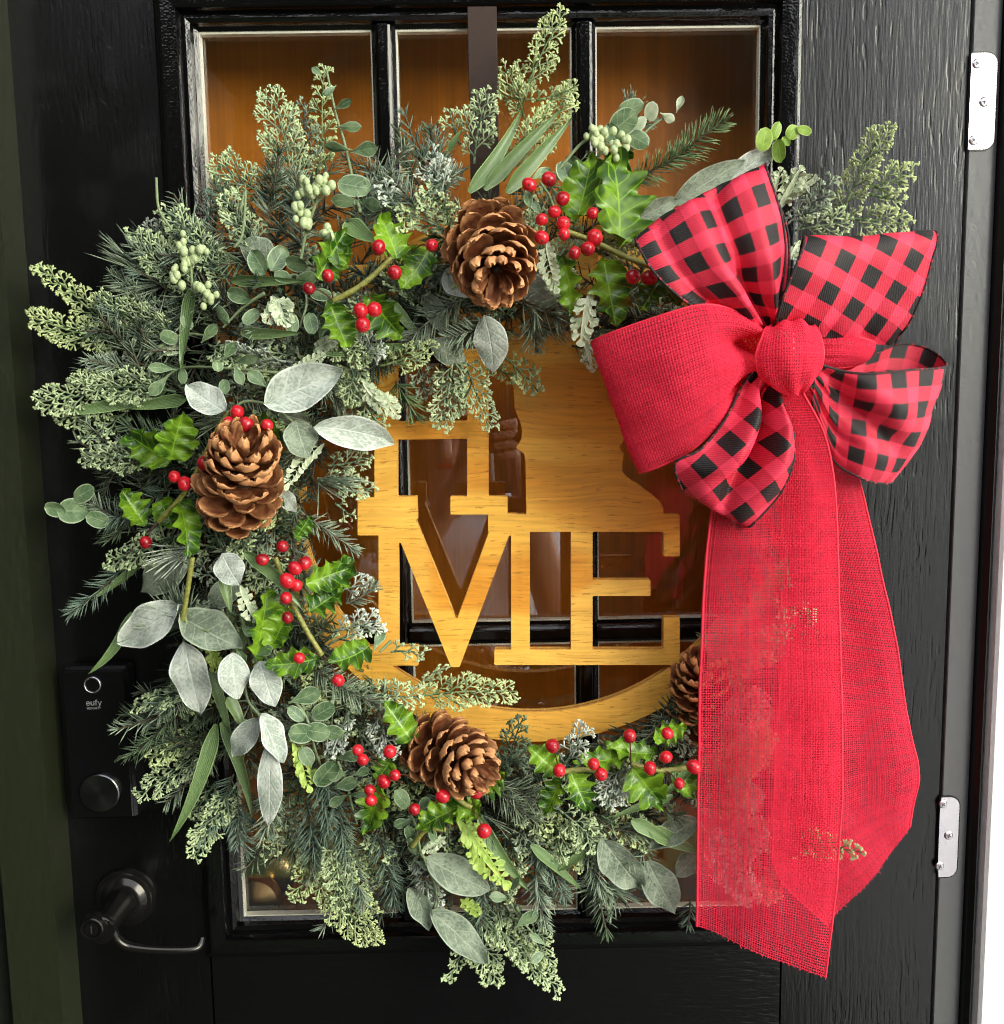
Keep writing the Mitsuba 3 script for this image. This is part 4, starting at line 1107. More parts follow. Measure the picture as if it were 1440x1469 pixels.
# ---- holly leaves: base, tip, width, dark?, lift, roll
HOLLY = [(455, 400, 496, 328, 56, 0, .030, .4), (475, 440, 500, 502, 52, 0, .035, -.3), (572, 378, 546, 314, 54, 0, .030, .4), (616, 356, 574, 418, 46, 1, .025, .2), (530, 425, 578, 484, 58, 0, .032, .3), (826, 322, 850, 226, 62, 0, .030, -.5), (888, 356, 878, 226, 84, 0, .034, .4),
         (806, 368, 822, 452, 42, 1, .030, .5), (866, 374, 884, 470, 62, 0, .032, -.3), (948, 400, 918, 448, 48, 0, .040, .3), (940, 398, 975, 440, 40, 1, .03, -.3), (942, 394, 1000, 350, 46, 0, .095, .3), (244, 658, 262, 590, 62, 0, .038, .3), (247, 662, 186, 624, 64, 1, .028, -.3), (207, 752, 174, 702, 46, 0, .034, .3),
         (256, 718, 268, 802, 48, 0, .030, -.6), (366, 602, 402, 642, 48, 1, .030, .3), (438, 838, 502, 814, 54, 0, .034, .3), (444, 878, 492, 846, 50, 1, .034, -.4), (366, 940, 382, 842, 60, 0, .028, .6), (392, 925, 420, 870, 54, 1, .024, -.4), (456, 944, 380, 954, 44, 0, .042, .1),
         (528, 928, 468, 952, 48, 0, .040, .4), (455, 852, 506, 800, 50, 0, .03, -.4), (590, 1062, 550, 1006, 48, 1, .03, .3), (552, 1126, 530, 1190, 50, 1, .03, .4), (657, 1158, 600, 1190, 44, 0, .040, .3), (798, 1106, 757, 1070, 44, 0, .036, .2), (806, 1118, 782, 1170, 38, 0, .034, .5),
         (818, 1108, 842, 1162, 50, 0, .036, -.3), (900, 1086, 822, 1096, 40, 1, .024, .5), (940, 1080, 866, 1068, 40, 1, .020, .5), (905, 1098, 948, 1152, 60, 0, .034, .2), (962, 1098, 992, 1142, 44, 0, .024, -.3), (560, 1088, 540, 1118, 40, 1, .03, .3), (690, 1135, 724, 1106, 44, 1, .03, .3),
         (640, 1150, 690, 1170, 36, 1, .03, .2), (690, 1150, 660, 1175, 30, 0, .03, .3), (425, 770, 446, 740, 32, 0, .02, .4), (500, 380, 470, 355, 44, 1, .025, .3), (860, 250, 905, 215, 50, 1, .025, .4), (230, 720, 250, 760, 40, 1, .02, .3), (940, 1060, 985, 1040, 40, 1, .02, .3)]
for (x0_, y0_, x1_, y1_, w_, dk, lf, ro) in HOLLY:
    put_leaf('holly_leaf', 'm_holly', None, pt(x0_, y0_, lf), pt(x1_, y1_, lf + .006), w_ * 1.12 * mpp(-.12), p_holly, 9, 37, bend=r_.normal(0, .06), sag=r_.uniform(.02, .12), roll=ro, cup=.05, fold=.30, ruffle=.26, nr=4)
HSTEM = [[(478, 432), (520, 408), (562, 370)], [(800, 328), (850, 346), (905, 372), (952, 388)], [(330, 590), (310, 620), (285, 672), (262, 710), (228, 748)], [(395, 800), (420, 865), (440, 905), (462, 940)], [(640, 1132), (662, 1150), (676, 1158)], [(802, 1108), (830, 1104), (862, 1106)],
         [(262, 890), (270, 840), (276, 800)], [(640, 1190), (612, 1190), (590, 1215)], [(1000, 1098), (950, 1105), (905, 1096)]]
for s_ in HSTEM:
    obj('holly_stem', tube(spline([pt(x, y, .038) for x, y in s_], 18), .0024, 8), 'm_stem', wreath, smooth=True)
# ---- berries
BERRY = [(470, 396), (443, 414), (543, 355), (619, 352), (566, 391), (517, 446), (537, 444), (520, 466), (787, 257), (759, 265), (807, 285), (795, 304), (850, 306), (808, 321), (777, 315), (809, 336), (777, 341), (824, 363), (843, 357), (853, 341), (908, 397), (932, 398),
         (340, 591), (328, 606), (353, 609), (383, 610), (250, 684), (265, 694), (293, 665), (209, 778), (405, 784), (437, 808), (423, 815), (412, 833), (425, 840), (376, 803), (410, 858), (412, 886), (429, 944), (485, 976), (513, 1076), (559, 1078), (566, 1112),
         (550, 1121), (520, 1090), (530, 1133), (532, 1148), (594, 1161), (635, 1142), (684, 1137), (694, 1192), (792, 1070), (802, 1105), (851, 1096), (862, 1111), (903, 1056), (932, 1102), (957, 1052), (955, 1086), (995, 1100), (974, 1124)]
sph = trimesh.creation.icosphere(3, 1.0)
nz = meshkit.noise(np.array(sph.vertices) * 2.2, 3)
sph.vertices *= (1 + 0.05 * (nz - 0.5))[:, None]
bply = mikit.ply(sph, 'm_berry', smooth=True)
calyx = mikit.ply(trimesh.creation.icosphere(1, 1.0), 'm_wire')
hs = np.array([q for s_ in HSTEM for q in s_], float)
for i, (x, y) in enumerate(BERRY):
    rr = r_.uniform(8.2, 11.0) * mpp(-.14)
    c = pt(x, y, .050 + r_.uniform(0, .008))
    k = key_for('berry', wreath)
    d = r_.normal(0, 1, 3)
    d /= np.linalg.norm(d)
    rot = T().rotate(d.tolist(), float(r_.uniform(0, 360)))
    scene[k] = {**bply, 'to_world': T().translate(c.tolist()) @ rot @ T().scale([rr * float(r_.uniform(.92, 1.05)), rr, rr * float(r_.uniform(1.0, 1.14))])}
    j = hs[np.argmin(np.hypot(*(hs - [x, y]).T))]
    dist = math.hypot(*(j - [x, y]))
    if dist > 45:
        j = np.array([x, y]) + (j - [x, y]) / dist * 30
    e = pt(*j, .036)
    m = (c + e) / 2 + [0, 0, .003]
    obj('wire', tube(spline([e, m, c + (m - c) / np.linalg.norm(m - c) * rr * .9], 8), .0006, 5), 'm_wire', k)
    n_ = np.array([r_.normal(0, .5), -.9, r_.normal(0, .5) - .2]); n_ /= np.linalg.norm(n_)
    scene[key_for('calyx', k)] = {**calyx, 'to_world': T().translate((c + n_ * rr * .99).tolist()).scale(.0008)}

# ------------------------------------------------------------------ pine cones
def scale_mesh(rng, L=1.0, wid=0.62, thick=0.075, narrow=0.30, curl=0.12):
    nu, nv = 6, 9
    u, v = np.linspace(-1, 1, nu), np.linspace(0, 1, nv)
    V, U = np.meshgrid(v, u, indexing='ij')
    w = wid / 2 * (narrow + (1 - narrow) * np.sin(np.clip(V / 0.72, 0, 1) * np.pi / 2) ** 1.4) * np.sqrt(np.clip(1 - np.clip((V - 0.62) / 0.40, 0, 1) ** 2.2, 0.02, 1))
    X = U * w
    Y = V * L
    base = 0.30 * np.abs(U) ** 2.2 * w + curl * V ** 2 + 0.10 * np.clip((V - .8) / .2, 0, 1) ** 2
    th = thick * (0.35 + 0.9 * V ** 2)
    top = base + th / 2
    bot = base - th / 2 * (1 - 0.4 * np.abs(U) ** 2)
    p = np.vstack([np.stack([X, Y, top], -1).reshape(-1, 3), np.stack([X * .96, Y * .99, bot], -1).reshape(-1, 3)])
    p += rng.normal(0, 0.012, p.shape)
    f = grid_faces(nu, nv)
    f2 = grid_faces(nu, nv, nu * nv)[:, ::-1]
    e = [i * nu for i in range(nv)] + [(nv - 1) * nu + j for j in range(1, nu)] + [i * nu + nu - 1 for i in range(nv - 2, -1, -1)]
    s = []
    o = nu * nv
    for a, b in zip(e[:-1], e[1:]):
        s += [(a, b, b + o), (a, b + o, a + o)]
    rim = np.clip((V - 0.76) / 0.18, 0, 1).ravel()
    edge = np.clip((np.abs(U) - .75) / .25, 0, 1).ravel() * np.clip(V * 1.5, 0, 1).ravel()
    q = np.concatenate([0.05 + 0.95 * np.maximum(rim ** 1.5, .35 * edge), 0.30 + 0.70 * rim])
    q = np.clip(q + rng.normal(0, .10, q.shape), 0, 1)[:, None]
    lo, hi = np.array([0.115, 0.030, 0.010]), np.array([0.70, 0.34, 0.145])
    m = trimesh.Trimesh(p, np.vstack([f, f2, np.array(s)]), process=False)
    if m.volume < 0:
        m.faces = m.faces[:, ::-1]
    return m, lo * (1 - q) + hi * q


rc_ = np.random.default_rng(5)
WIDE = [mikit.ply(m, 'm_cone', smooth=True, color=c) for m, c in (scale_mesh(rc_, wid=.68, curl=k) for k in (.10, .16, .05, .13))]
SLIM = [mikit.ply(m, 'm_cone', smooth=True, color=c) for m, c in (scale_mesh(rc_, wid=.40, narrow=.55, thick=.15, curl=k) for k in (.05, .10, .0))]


def pine_cone(label, apex, base, Rm, n=88, spin=0.0, tilt0=99, tilt1=26, slim=.80):
    """apex and base: the two ends of the axis; the scales open from it."""
    k = thing('pine_cone', label, 'pine cone', 'pine cones on the wreath')
    del labels[k]['group']
    apex, base = np.asarray(apex), np.asarray(base)
    ax = apex - base
    L = np.linalg.norm(ax); ax /= L
    u = np.cross(ax, [0.1, 1, .2]); u /= np.linalg.norm(u)
    w = np.cross(ax, u)
    core = [base + ax * L * t for t in np.linspace(.0, .93, 8)]
    obj('core', tube(core, Rm * np.array([.18, .25, .28, .28, .25, .21, .15, .07]), 10), 'm_vine', k, smooth=True)
    for i in range(n):
        s = (i + .5) / n
        h = s ** .92
        phi = i * 2.39996 + spin
        rad = u * math.cos(phi) + w * math.sin(phi)
        tilt = math.radians(tilt0 + (tilt1 - tilt0) * s ** 1.15 + rc_.normal(0, 4))
        d = rad * math.sin(tilt) + ax * math.cos(tilt)
        # reach of the outline at this height
        reach = Rm * (0.30 + 0.70 * math.sin(math.pi * min(1, .16 + .84 * (1 - h) ** .8) ** 1.0) ** .7) if h > .35 else Rm * (.78 + .22 * h / .35)
        ln = (reach - Rm * .10) * rc_.uniform(.93, 1.06)
        o = base + ax * L * (.03 + .90 * h) + rad * Rm * .13
        up = ax - d * (ax @ d)
        up /= np.linalg.norm(up)
        x = np.cross(d, up)
        sw = ln * (1.0 if s < slim else .95)
        M = np.eye(4)
        M[:3, 0], M[:3, 1], M[:3, 2], M[:3, 3] = x * sw * rc_.uniform(.9, 1.1), d * ln, up * sw, o
        src = WIDE[rc_.integers(4)] if s < slim else SLIM[rc_.integers(3)]
        scene[key_for('scale', k)] = {**src, 'to_world': T(M.tolist())}
    return k


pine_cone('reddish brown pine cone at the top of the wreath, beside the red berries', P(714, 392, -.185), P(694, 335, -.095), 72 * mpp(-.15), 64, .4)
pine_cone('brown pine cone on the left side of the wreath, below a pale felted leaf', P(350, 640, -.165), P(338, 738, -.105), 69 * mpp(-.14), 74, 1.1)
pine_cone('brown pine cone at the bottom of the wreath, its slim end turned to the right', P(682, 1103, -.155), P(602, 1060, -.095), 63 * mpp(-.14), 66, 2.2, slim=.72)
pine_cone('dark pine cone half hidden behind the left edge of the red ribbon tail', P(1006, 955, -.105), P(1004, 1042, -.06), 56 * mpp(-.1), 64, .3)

# ------------------------------------------------------------------ the bow
bow = thing('ribbon_bow', 'large red bow with plaid and plain loops and two long tails', 'bow')


def strip(secs, nv=48, nu=25, relief=None, width=None, uvm=None, gather=.0):
    """A ribbon through cross-sections ((ax, ay, a_depth), (bx, by, b_depth), bulge) given in pixels and depth in metres."""
    A = spline([P(*s[0]) for s in secs], nv)
    B = spline([P(*s[1]) for s in secs], nv)
    bu = spline([[s[2], 0, 0] for s in secs], nv)[:, 0]
    t = np.linspace(0, 1, nu)
    p = A[:, None] * (1 - t)[None, :, None] + B[:, None] * t[None, :, None]
    v = np.linspace(0, 1, nv)
    du, dv = np.gradient(p, axis=1), np.gradient(p, axis=0)
    nrm = np.cross(du, dv)
    nrm /= np.linalg.norm(nrm, axis=-1, keepdims=True) + 1e-12
    view = CAM - p.mean((0, 1))
    c0 = nrm[: nv // 2].mean((0, 1)) @ view
    nrm = nrm * (1 if c0 > 0 else -1)
    h = np.sin(np.pi * t)[None] ** .8 * bu[:, None]
    if relief is not None:
        h = h + relief(t[None, :], v[:, None])
    if gather:                                   # puckers where the ribbon is pinched into the knot
        e = (np.exp(-v / .12) * np.clip(v * 14, 0, 1))[:, None]
        h = h + gather * (np.sin(2 * np.pi * 3.6 * t + 1.3) + .6 * np.sin(2 * np.pi * 6.7 * t + .4))[None, :] * e
    h = h + .0080 * (meshkit.fbm(p * 22 + 9, 3, 8) - .5) * np.sin(np.pi * np.clip(v * 4, 0, .5))[:, None]
    p = p + nrm * h[..., None]
    us = np.concatenate([np.zeros((nv, 1)), np.cumsum(np.linalg.norm(np.diff(p, axis=1), axis=2), 1)], 1)
    wmax = us[:, -1].max() if width is None else width
    us = us / us[:, -1:] * wmax
    vs = np.concatenate([np.zeros((1, nu)), np.cumsum(np.linalg.norm(np.diff(p, axis=0), axis=2), 0)], 0)
    vs = vs.mean(1, keepdims=True) * np.ones((1, nu))
    uv = np.stack([us, vs], -1).reshape(-1, 2)
    if uvm is not None:                         # lay the ribbon's threads at an angle in its plane
        a = math.radians(uvm)
        q = p.reshape(-1, 3)
        uv = np.stack([q[:, 0] * math.cos(a) - q[:, 2] * math.sin(a), q[:, 0] * math.sin(a) + q[:, 2] * math.cos(a)], 1) + 5.0
    m = trimesh.Trimesh(p.reshape(-1, 3), grid_faces(nu, nv), process=False)
    return m, uv, p


def weave(p, pitch, cover, rng):
    """Yarns woven over and under along the surface p (nv, nu, 3)."""
    nv, nu = p.shape[:2]
    du, dv = np.gradient(p, axis=1), np.gradient(p, axis=0)
    nrm = np.cross(du, dv)
    nrm /= np.linalg.norm(nrm, axis=-1, keepdims=True) + 1e-12
    if (nrm[: nv // 2].mean((0, 1)) @ (CAM - p.mean((0, 1)))) < 0:
        nrm = -nrm
    wid = np.linalg.norm(np.diff(p, axis=1), axis=2).sum(1).max()
    seg = np.linalg.norm(np.diff(p, axis=0), axis=2).mean(1)
    arc = np.concatenate([[0], np.cumsum(seg)])
    nw, nf = max(4, int(wid / pitch)), max(4, int(arc[-1] / pitch))

    def at(t, v):
        a, b = np.clip(v * (nv - 1), 0, nv - 1.001), np.clip(t * (nu - 1), 0, nu - 1.001)
        i, j = a.astype(int), b.astype(int)
        fa, fb = (a - i)[..., None], (b - j)[..., None]
        mixq = lambda q: (q[i, j] * (1 - fa) + q[i + 1, j] * fa) * (1 - fb) + (q[i, j + 1] * (1 - fa) + q[i + 1, j + 1] * fa) * fb
        return mixq(p), mixq(nrm)
    vs, fs, cs, off = [], [], [], 0
    for warp in (True, False):
        n, m = (nw, nf) if warp else (nf, nw)
        k = np.arange(2 * m + 1) / (2 * m)                      # two steps to each crossing
        c = (np.arange(n) + .5 + rng.normal(0, .05, n)) / n
        K, C = np.meshgrid(k, c)
        t, s = (C, K) if warp else (K, C)
        v = np.interp(s, arc / arc[-1], np.linspace(0, 1, nv))
        q, nn = at(t, v)
        e = 1e-3
        t2, s2 = (C + e, K) if warp else (K, C + e)
        q2, _ = at(np.minimum(t2, 1), np.interp(np.minimum(s2, 1), arc / arc[-1], np.linspace(0, 1, nv)))
        t1, s1 = (C - e, K) if warp else (K, C - e)
        q1, _ = at(np.maximum(t1, 0), np.interp(np.maximum(s1, 0), arc / arc[-1], np.linspace(0, 1, nv)))
        side = (q2 - q1) / (2 * e) / n                          # one pitch sideways
        lp = np.linalg.norm(side, axis=-1, keepdims=True)
        sgn = np.sin(np.pi * (K * m)) * np.where(np.arange(n) % 2, 1, -1)[:, None] * (1 if warp else -1)
        hgt = np.minimum(lp[..., 0], pitch) * .20
        half = cover / 2 * rng.uniform(.85, 1.15, n)[:, None, None]
        mid = q + nn * (hgt * (sgn + .8))[..., None]
        ea, eb = q + nn * (hgt * (sgn - .35))[..., None] - side * half, q + nn * (hgt * (sgn - .35))[..., None] + side * half
        w = np.stack([ea, mid, eb], 2)                          # thread, step, three across
        L = w.shape[1]
        base = (np.arange(n)[:, None] * L + np.arange(L - 1)[None]).ravel() * 3
        f = np.concatenate([np.stack([base + a, base + a + 1, base + a + 4], 1) for a in (0, 1)] + [np.stack([base + a, base + a + 4, base + a + 3], 1) for a in (0, 1)])
        vs.append(w.reshape(-1, 3)); fs.append(f + off); off += n * L * 3
        tone = rng.uniform(.92, 1.08, n)[:, None, None, None] * np.ones((1, L, 3, 1))
        cs.append((tone * RED).reshape(-1, 3))
    return trimesh.Trimesh(np.vstack(vs), np.vstack(fs), process=False), np.clip(np.vstack(cs), 0, .95)


rw_ = np.random.default_rng(77)


def ribbon(name, bs, secs, edge, label=None, er=.0011, ends=False, cover=.70, pitch=.0023, **k):
    m, uv, p = strip(secs, gather=.0035 if 'loop' in name else .0, **k)
    if bs == 'm_burlap':
        wm, wc = weave(p, pitch, cover, rw_)
        key = obj(name, wm, bs, bow, smooth=True, color=wc, label=label)
    else:
        key = obj(name, m, bs, bow, smooth=True, uv=uv, label=label)
    for e in (p[:, 0], p[:, -1]):
        obj('wired_edge', tube(e, er, 6), edge, key, smooth=True)
    if ends:                                    # frayed yarn ends along the cut
        fr = []
        for q in np.linspace(0, 1, 46):
            a = p[-1][int(q * (p.shape[1] - 1))]
            d = (p[-1] - p[-2])[int(q * (p.shape[1] - 1))]
            d = d / np.linalg.norm(d)
            fr.append(tube([a, a + d * rw_.uniform(.0, .0030) * rw_.uniform(0, 1) ** 2 + rw_.normal(0, .0006, 3)], .00035, 4))
        obj('frayed_edge', cat(fr), edge, key, kind='stuff')
    return key


g = lambda c, w: (lambda t: np.exp(-((t - c) / w) ** 2))
D0 = -.165


def rel1(t, v):                                   # deep gather in the top loop: two folds with a valley between
    e = np.clip(v * 2.2, 0, 1)
    f = (1 - np.clip((v - .05) / .62, 0, 1) * .75)
    return e * f * (.024 * g(.42, .10)(t) - .036 * g(.59, .06)(t) + .020 * g(.82, .10)(t) - .016 * g(.16, .05)(t))


ribbon('plaid_loop', 'm_plaid', [((1086, 484, D0), (1112, 464, D0), 0), ((1040, 462, D0 - .02), (1119, 424, D0 - .015), .0), ((982, 432, D0 - .035), (1127, 372, D0 - .025), .004), ((938, 390, D0 - .04), (1122, 318, D0 - .03), .008),
                                 ((912, 345, D0 - .03), (1098, 236, D0 - .02), .006), ((925, 352, D0 + .005), (1104, 258, D0 + .02), .0), ((985, 410, D0 + .02), (1132, 345, D0 + .03), 0), ((1080, 470, D0 + .02), (1125, 450, D0 + .02), 0)],
       'm_cord', 'plaid loop at the top with deep folds', relief=lambda t, v: rel1(t, np.clip(v * 1.75, 0, 1)) * (v < .56), nv=80, nu=41)


def rel2(t, v):
    return .004 * np.sin(6 * t + 3 * v) * np.clip(v * 3, 0, 1)


ribbon('plaid_loop', 'm_plaid', [((1107, 470, D0 - .01), (1284, 496, D0 + .035), .004), ((1120, 428, D0 - .02), (1303, 462, D0 + .02), .008), ((1137, 385, D0 - .025), (1324, 408, D0 + .010), .010), ((1152, 348, D0 - .022), (1338, 350, D0 + .005), .010),
                                 ((1152, 350, D0 + .004), (1336, 350, D0 + .018), .0), ((1140, 400, D0 + .02), (1310, 420, D0 + .035), 0)], 'm_cord', 'plaid loop at upper right, lit flat on', relief=rel2, nv=64, nu=33, uvm=25)


def rel5(t, v):
    a = np.clip(v * 1.6, 0, 1)
    ridge = t - (.12 + .75 * (v / .55))           # a crease that crosses the loop
    return np.clip((.44 - v) * 8, 0, 1) * np.where(v < .6, -.010 * np.exp(-(ridge / .12) ** 2) * np.clip(v * 5, 0, 1) + .010 * np.exp(-((ridge + .3) / .18) ** 2) * np.clip(v * 4, 0, 1), 0)


ribbon('plaid_loop', 'm_plaid', [((1172, 522, D0 + .0), (1165, 575, D0 + .01), 0), ((1205, 530, D0 + .01), (1192, 655, D0 + .03), .004), ((1255, 534, D0 + .005), (1232, 684, D0 + .03), .008), ((1310, 531, D0 + .01), (1262, 693, D0 + .04), .010),
                                 ((1357, 525, D0 + .035), (1284, 692, D0 + .055), .006), ((1332, 501, D0 + .065), (1272, 668, D0 + .075), .0), ((1288, 494, D0 + .07), (1240, 640, D0 + .075), 0), ((1240, 512, D0 + .06), (1205, 600, D0 + .06), 0), ((1180, 515, D0 + .04), (1175, 570, D0 + .04), 0)],
       'm_cord', 'plaid loop at right, open at the top', relief=rel5, nv=90, nu=35)


def rel4(t, v):
    a = np.clip(v * 4, 0, 1) * np.clip((.62 - v) * 4, 0, 1)
    return a * (.018 * g(.28, .16)(t) - .028 * g(.57, .08)(t) + .014 * g(.82, .14)(t))


ribbon('plaid_loop', 'm_plaid', [((1098, 515, D0 + .005), (1130, 520, D0 + .005), .0), ((1066, 550, D0 - .005), (1120, 568, D0 - .005), .0), ((1042, 598, D0 - .02), (1136, 625, D0 - .012), .004), ((1008, 642, D0 - .025), (1134, 668, D0 - .012), .006), ((968, 664, D0 - .02), (1116, 712, D0 - .01), .006), ((985, 706, D0 - .005), (1074, 757, D0 + .0), .002),
                                 ((1008, 690, D0 + .02), (1095, 730, D0 + .025), 0), ((1060, 620, D0 + .03), (1125, 640, D0 + .03), 0), ((1078, 570, D0 + .03), (1124, 580, D0 + .03), 0)], 'm_cord', 'plaid loop at lower left, pinched into two folds', relief=rel4, nv=80, nu=37, uvm=-42)


def rel3(t, v):
    a = np.clip((.40 - v) * 5, 0, 1)
    return a * (-.020 * g(.34, .10)(t) + .012 * g(.12, .10)(t) + .008 * g(.62, .16)(t) - .012 * g(.84, .08)(t))


ribbon('plain_loop', 'm_burlap', [((1125, 490, D0 + .010), (1125, 530, D0 + .010), 0), ((1088, 484, D0 + .0), (1092, 545, D0 + .0), 0), ((1066, 455, D0 - .015), (1062, 566, D0 - .005), .004), ((1012, 437, D0 - .035), (1030, 612, D0 - .02), .012), ((935, 457, D0 - .03), (985, 650, D0 - .018), .016),
                                  ((853, 488, D0 - .005), (919, 678, D0 + .0), .004), ((880, 490, D0 + .03), (935, 660, D0 + .03), -.008), ((980, 470, D0 + .045), (1000, 600, D0 + .045), -.006), ((1075, 495, D0 + .035), (1080, 540, D0 + .035), 0)],
       'm_red_edge', 'plain red woven loop at left', relief=rel3, nv=80, nu=37)
ribbon('plain_loop', 'm_burlap', [((1150, 478, D0 + .010), (1150, 532, D0 + .010), 0), ((1205, 478, D0 + .012), (1200, 528, D0 + .014), .008), ((1255, 492, D0 + .022), (1228, 526, D0 + .022), .006), ((1230, 500, D0 + .04), (1215, 530, D0 + .04), 0), ((1160, 500, D0 + .04), (1160, 530, D0 + .04), 0)],
       'm_red_edge', 'small plain red loop behind the knot', nv=40, nu=17)


def relk(t, v):
    return .0022 * np.sin(t * 19 + 2 * np.sin(v * 5)) * (np.abs(2 * v - 1) ** 1.2 * .9 + .10)


ribbon('knot', 'm_burlap', [((1104, 470, D0 + .0), (1162, 468, D0 + .0), .0), ((1094, 482, D0 - .022), (1174, 480, D0 - .020), .010), ((1084, 512, D0 - .030), (1181, 508, D0 - .028), .016), ((1094, 545, D0 - .026), (1174, 541, D0 - .024), .012), ((1128, 566, D0 - .004), (1156, 560, D0 - .004), .003)],
       'm_red_edge', 'plain red knot in the middle', relief=relk, nv=40, nu=25)


def relt(t, v):
    return .004 * np.sin(5 * t + 4.5 * v) + .002 * np.sin(11 * t - 3 * v)


ribbon('tail', 'm_burlap', [((1120, 556, D0 + .03), (1165, 560, D0 + .03), 0), ((1130, 640, D0 + .045), (1222, 660, D0 + .05), .004), ((1120, 740, D0 + .055), (1244, 735, D0 + .065), .006), ((1120, 880, D0 + .065), (1277, 890, D0 + .075), .0), ((1115, 1020, D0 + .07), (1300, 1030, D0 + .08), .008),
                            ((1110, 1180, D0 + .075), (1314, 1105, D0 + .085), .004), ((1118, 1260, D0 + .078), (1308, 1150, D0 + .088), .004), ((1190, 1332, D0 + .08), (1304, 1186, D0 + .088), .0)], 'm_red_edge', 'rear red ribbon tail, hanging further right', relief=relt, nv=90, nu=25, ends=True, cover=.66)
ribbon('tail', 'm_burlap', [((1098, 556, D0 + .0), (1150, 560, D0 + .0), 0), ((1060, 620, D0 + .01), (1182, 622, D0 + .005), .004), ((1030, 690, D0 + .016), (1196, 690, D0 + .012), .008), ((1014, 780, D0 + .02), (1200, 780, D0 + .018), .008), ((1006, 920, D0 + .02), (1202, 920, D0 + .02), .004), ((1003, 1080, D0 + .03), (1206, 1080, D0 + .025), .006),
                                 ((1001, 1220, D0 + .04), (1200, 1240, D0 + .035), .004), ((1000, 1332, D0 + .045), (1183, 1400, D0 + .040), .002)], 'm_red_edge', 'front red ribbon tail of open weave, cut on a slant', relief=lambda t, v: relt(t, v) * np.clip(v * 3, 0, 1), nv=90, nu=25, ends=True, cover=.47)

# ------------------------------------------------------------------ what stands outside the frame and is mirrored
def ground(name, x0, x1, y0, y1, z, m):
    k = obj(name, trimesh.Trimesh(np.array([(x0, y0, z), (x1, y0, z), (x1, y1, z), (x0, y1, z)], float), np.array([(0, 1, 2), (0, 2, 3)]), process=False), m)
    labels[k] = {'kind': 'structure'}
    return k


ground('lawn', -400, 400, -500, 60, -0.50, 'm_grass')
k = ground('driveway', 1.0, 14.0, -40, 6, -0.47, 'm_concrete')
k = obj('porch_floor', bx(-0.9, 0.85, -2.2, 0.2, -0.49, -0.18), 'm_deck'); labels[k] = {'kind': 'structure'}
hs_ = thing('house', 'front of the house round the door, with an added dark side wall and a porch ceiling', 'house')
obj('wall', bx(gx1 + 0.112, 3.2, -0.02, 0.2, -0.18, 2.449), 'm_white', hs_)
obj('wall', bx(-1.2, lx0 - 0.002, -0.02, 0.2, -0.18, 2.449), 'm_siding', hs_)
obj('lintel', bx(lx0 - 0.001, gx1 + 0.1115, 0.0, 0.2, 2.142, 2.449), 'm_siding', hs_)
obj('added_side_wall', bx(-1.0, -0.86, -2.6, -0.021, -0.18, 2.449), 'm_siding', hs_)  # unseen dark wall, added so the left stile mirrors black
obj('porch_ceiling', bx(-1.2, 2.6, -0.35, 0.2, 2.45, 2.55), 'm_ceiling', hs_)
obj('gutter', bx(-1.2, 2.6, -0.45, -0.352, 2.45, 2.56), 'm_white', hs_)
hr = np.random.default_rng(3)
for i, x in enumerate(np.arange(-7.0, 1.2, 1.35)):  # unseen row of trees, added to darken what the panes mirror
    hk = thing('added_tree', 'dark green tree out of view to darken the panes, ' + ('leftmost', 'second from the left', 'third from the left', 'middle one', 'third from the right', 'second from the right', 'rightmost')[i] + ' of its row', 'added_tree', 'added trees out of view')
    sp = trimesh.creation.icosphere(5, 1.0)
    v = np.array(sp.vertices)
    v *= (0.80 + 0.45 * meshkit.fbm(v * 4 + i * 7, 5, i))[:, None]
    tall = 1.9 if i < 1 else 2.9
    sp.vertices = v * [1.35, 0.9, tall] + [x + hr.uniform(-.2, .2), -6.5 + hr.uniform(-.3, .3), tall - 1.1]
    obj('crown', sp, 'm_added_tree', hk, smooth=True)
    obj('trunk', tube([(x, -6.5, -0.5), (x, -6.5, 0.9)], 0.09, 8), 'm_vine', hk, smooth=True)

# ------------------------------------------------------------------ the photographer, mirrored in the panes
man = thing('person', 'person in a light grey t-shirt holding up a phone, mirrored in the glass', 'person')


def limb(joints, step=0.012, it=8):
    """One skin over a skeleton: hulls of spheres at the ends of each bone."""
    parts = []
    for (p, rp), (q, rq) in joints:
        pts = []
        for c, r in ((p, rp), (q, rq)):
            sv = trimesh.creation.icosphere(2, 1.0).vertices
            r3 = np.broadcast_to(np.asarray(r, float), (3,))
            pts.append(sv * r3 + np.asarray(c, float))
        parts.append(m3.Manifold.hull_points(np.vstack(pts)))
    m = parts[0]
    for q in parts[1:]:
        m = m + q
    m = m.refine_to_length(step).to_mesh()
    t = trimesh.Trimesh(np.array(m.vert_properties[:, :3]), np.array(m.tri_verts), process=True)
    trimesh.smoothing.filter_taubin(t, iterations=it)
    return t


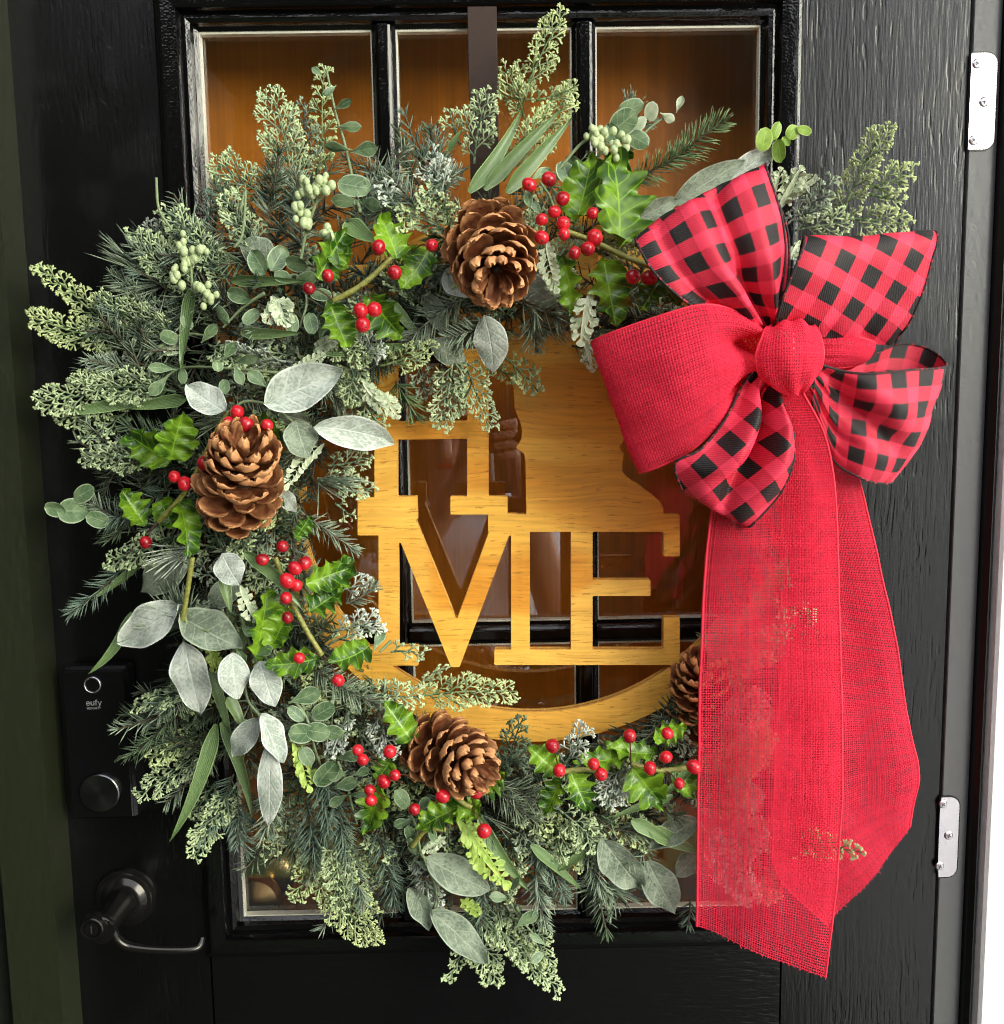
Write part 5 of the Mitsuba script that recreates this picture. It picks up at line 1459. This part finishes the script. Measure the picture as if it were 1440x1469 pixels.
PX = -0.06
hd = np.array([-0.10, -1.33, 1.335])
shl, shr = (PX - .165, -1.37, 1.13), (PX + .165, -1.37, 1.13)
ell, elr = (PX - .21, -1.22, .93), (PX + .20, -1.22, .95)
wrl, wrr = (-.060, -1.055, 1.265), (.062, -1.055, 1.265)
body_ = limb([((hd + [0, .0, -.09], .050), (hd + [.01, -.03, -.17], .058)), ((hd + [0, .005, .045], (.074, .090, .085)), (hd + [0, .025, -.075], (.045, .055, .035))),
              ((hd + [0, .092, .005], .012), (hd + [0, .108, -.028], .014)), ((hd + [-.077, -.005, .015], (.008, .018, .028)), (hd + [-.077, -.008, -.012], (.008, .012, .015))), ((hd + [.077, -.005, .015], (.008, .018, .028)), (hd + [.077, -.008, -.012], (.008, .012, .015))),
              ((shl, .058), (ell, .043)), ((ell, .043), (wrl, .028)), ((shr, .058), (elr, .043)), ((elr, .043), (wrr, .028)),
              ((shl, .060), (shr, .060)), (((PX, -1.375, 1.06), (.155, .10, .10)), ((PX, -1.385, .78), (.15, .105, .10)))])
obj('body', body_, 'm_skin', man, smooth=True)
shirt = limb([((shl, .069), (shr, .069)), ((shl, .072), (tuple(np.array(shl) * .45 + np.array(ell) * .55), .066)), ((shr, .072), (tuple(np.array(shr) * .45 + np.array(elr) * .55), .066)),
              (((PX, -1.375, 1.08), (.172, .115, .09)), ((PX, -1.385, .80), (.170, .125, .10))), (((PX, -1.385, .80), (.170, .125, .10)), ((PX, -1.385, .62), (.185, .13, .06)))], .016)
rv = np.array(shirt.vertices)
rv += np.array(shirt.vertex_normals) * (0.012 * (meshkit.fbm(rv * [9, 9, 4], 3, 4) - .5))[:, None]
shirt.vertices = rv
obj('t_shirt', shirt, 'm_shirt', man, smooth=True)
jeans = limb([(((PX - .08, -1.385, .62), (.10, .115, .08)), ((PX - .10, -1.38, .30), .068)), (((PX - .10, -1.38, .30), .066), ((PX - .11, -1.40, -.10), .052)), (((PX + .08, -1.385, .62), (.10, .115, .08)), ((PX + .10, -1.37, .30), .068)), (((PX + .10, -1.37, .30), .066), ((PX + .11, -1.39, -.10), .052))], .02)
obj('jeans', jeans, 'm_jeans', man, smooth=True)
for sx in (-.11, .11):
    obj('shoe', limb([(((PX + sx, -1.41, -.133), .042), ((PX + sx * 1.15, -1.24, -.150), (.042, .05, .028)))], .015), 'm_phone', man, smooth=True)
hair = limb([((hd + [0, -.012, .060], (.088, .098, .082)), (hd + [0, -.035, .0], (.088, .080, .08))), ((hd + [-.06, -.03, .0], .045), (hd + [-.075, -.03, -.13], .035)), ((hd + [.06, -.03, .0], .045), (hd + [.075, -.03, -.13], .035)), ((hd + [0, -.06, .0], .07), (hd + [0, -.06, -.14], .06))], .012)
obj('hair', hair, 'm_hair', man, smooth=True)
for sx in (-.031, .031):
    e = trimesh.creation.icosphere(2, .0105)
    e.apply_translation(hd + [sx, .086, .012])
    obj('eye', e, 'm_eye', man, smooth=True)
obj('mouth', limb([((hd + [-.018, .086, -.060], .006), (hd + [.018, .086, -.060], .006))], .004, 3), 'm_berry', man, smooth=True)


def hand(sd, wr):
    """Palm beside the phone, four fingers of unequal length round its back, the thumb on its screen."""
    w = np.array(wr, float)
    pc = np.array([sd * .050, -1.020, 1.345])
    js = [((w, (.026, .020, .026)), (pc + [0, 0, -.030], (.017, .026, .026))), ((pc + [0, 0, -.030], (.016, .027, .026)), (pc + [0, .004, .020], (.014, .025, .024)))]
    for i, (ln, z) in enumerate(((.92, .032), (1.0, .012), (.95, -.008), (.78, -.028))):
        a0 = pc + [0, .012, z]
        a1 = pc + [-sd * .004, .030, z + .002]
        a2 = pc + [-sd * .022 * ln, .0335, z + .001]
        a3 = pc + [-sd * .040 * ln, .0305, z - .002]
        js += [((a0, .0100), (a1, .0092)), ((a1, .0092), (a2, .0084)), ((a2, .0084), (a3, .0072))]
    t0, t1, t2 = pc + [0, -.018, -.030], pc + [-sd * .010, -.024, .004], pc + [-sd * .024, -.0125, .030]
    js += [((t0, .013), (t1, .0108)), ((t1, .0108), (t2, .0085))]
    return limb(js, .004, 6)


obj('hand', hand(1, wrr), 'm_skin', man, smooth=True)
obj('hand', hand(-1, wrl), 'm_skin', man, smooth=True)
ph = thing('phone', 'dark phone held upright in both hands, mirrored in the glass', 'phone')
obj('case', bx(-.037, .037, -1.0145, -1.0055, 1.320, 1.478, .003), 'm_phone', ph)
obj('screen', bx(-.034, .034, -1.0152, -1.0146, 1.324, 1.474), 'm_lock', ph)
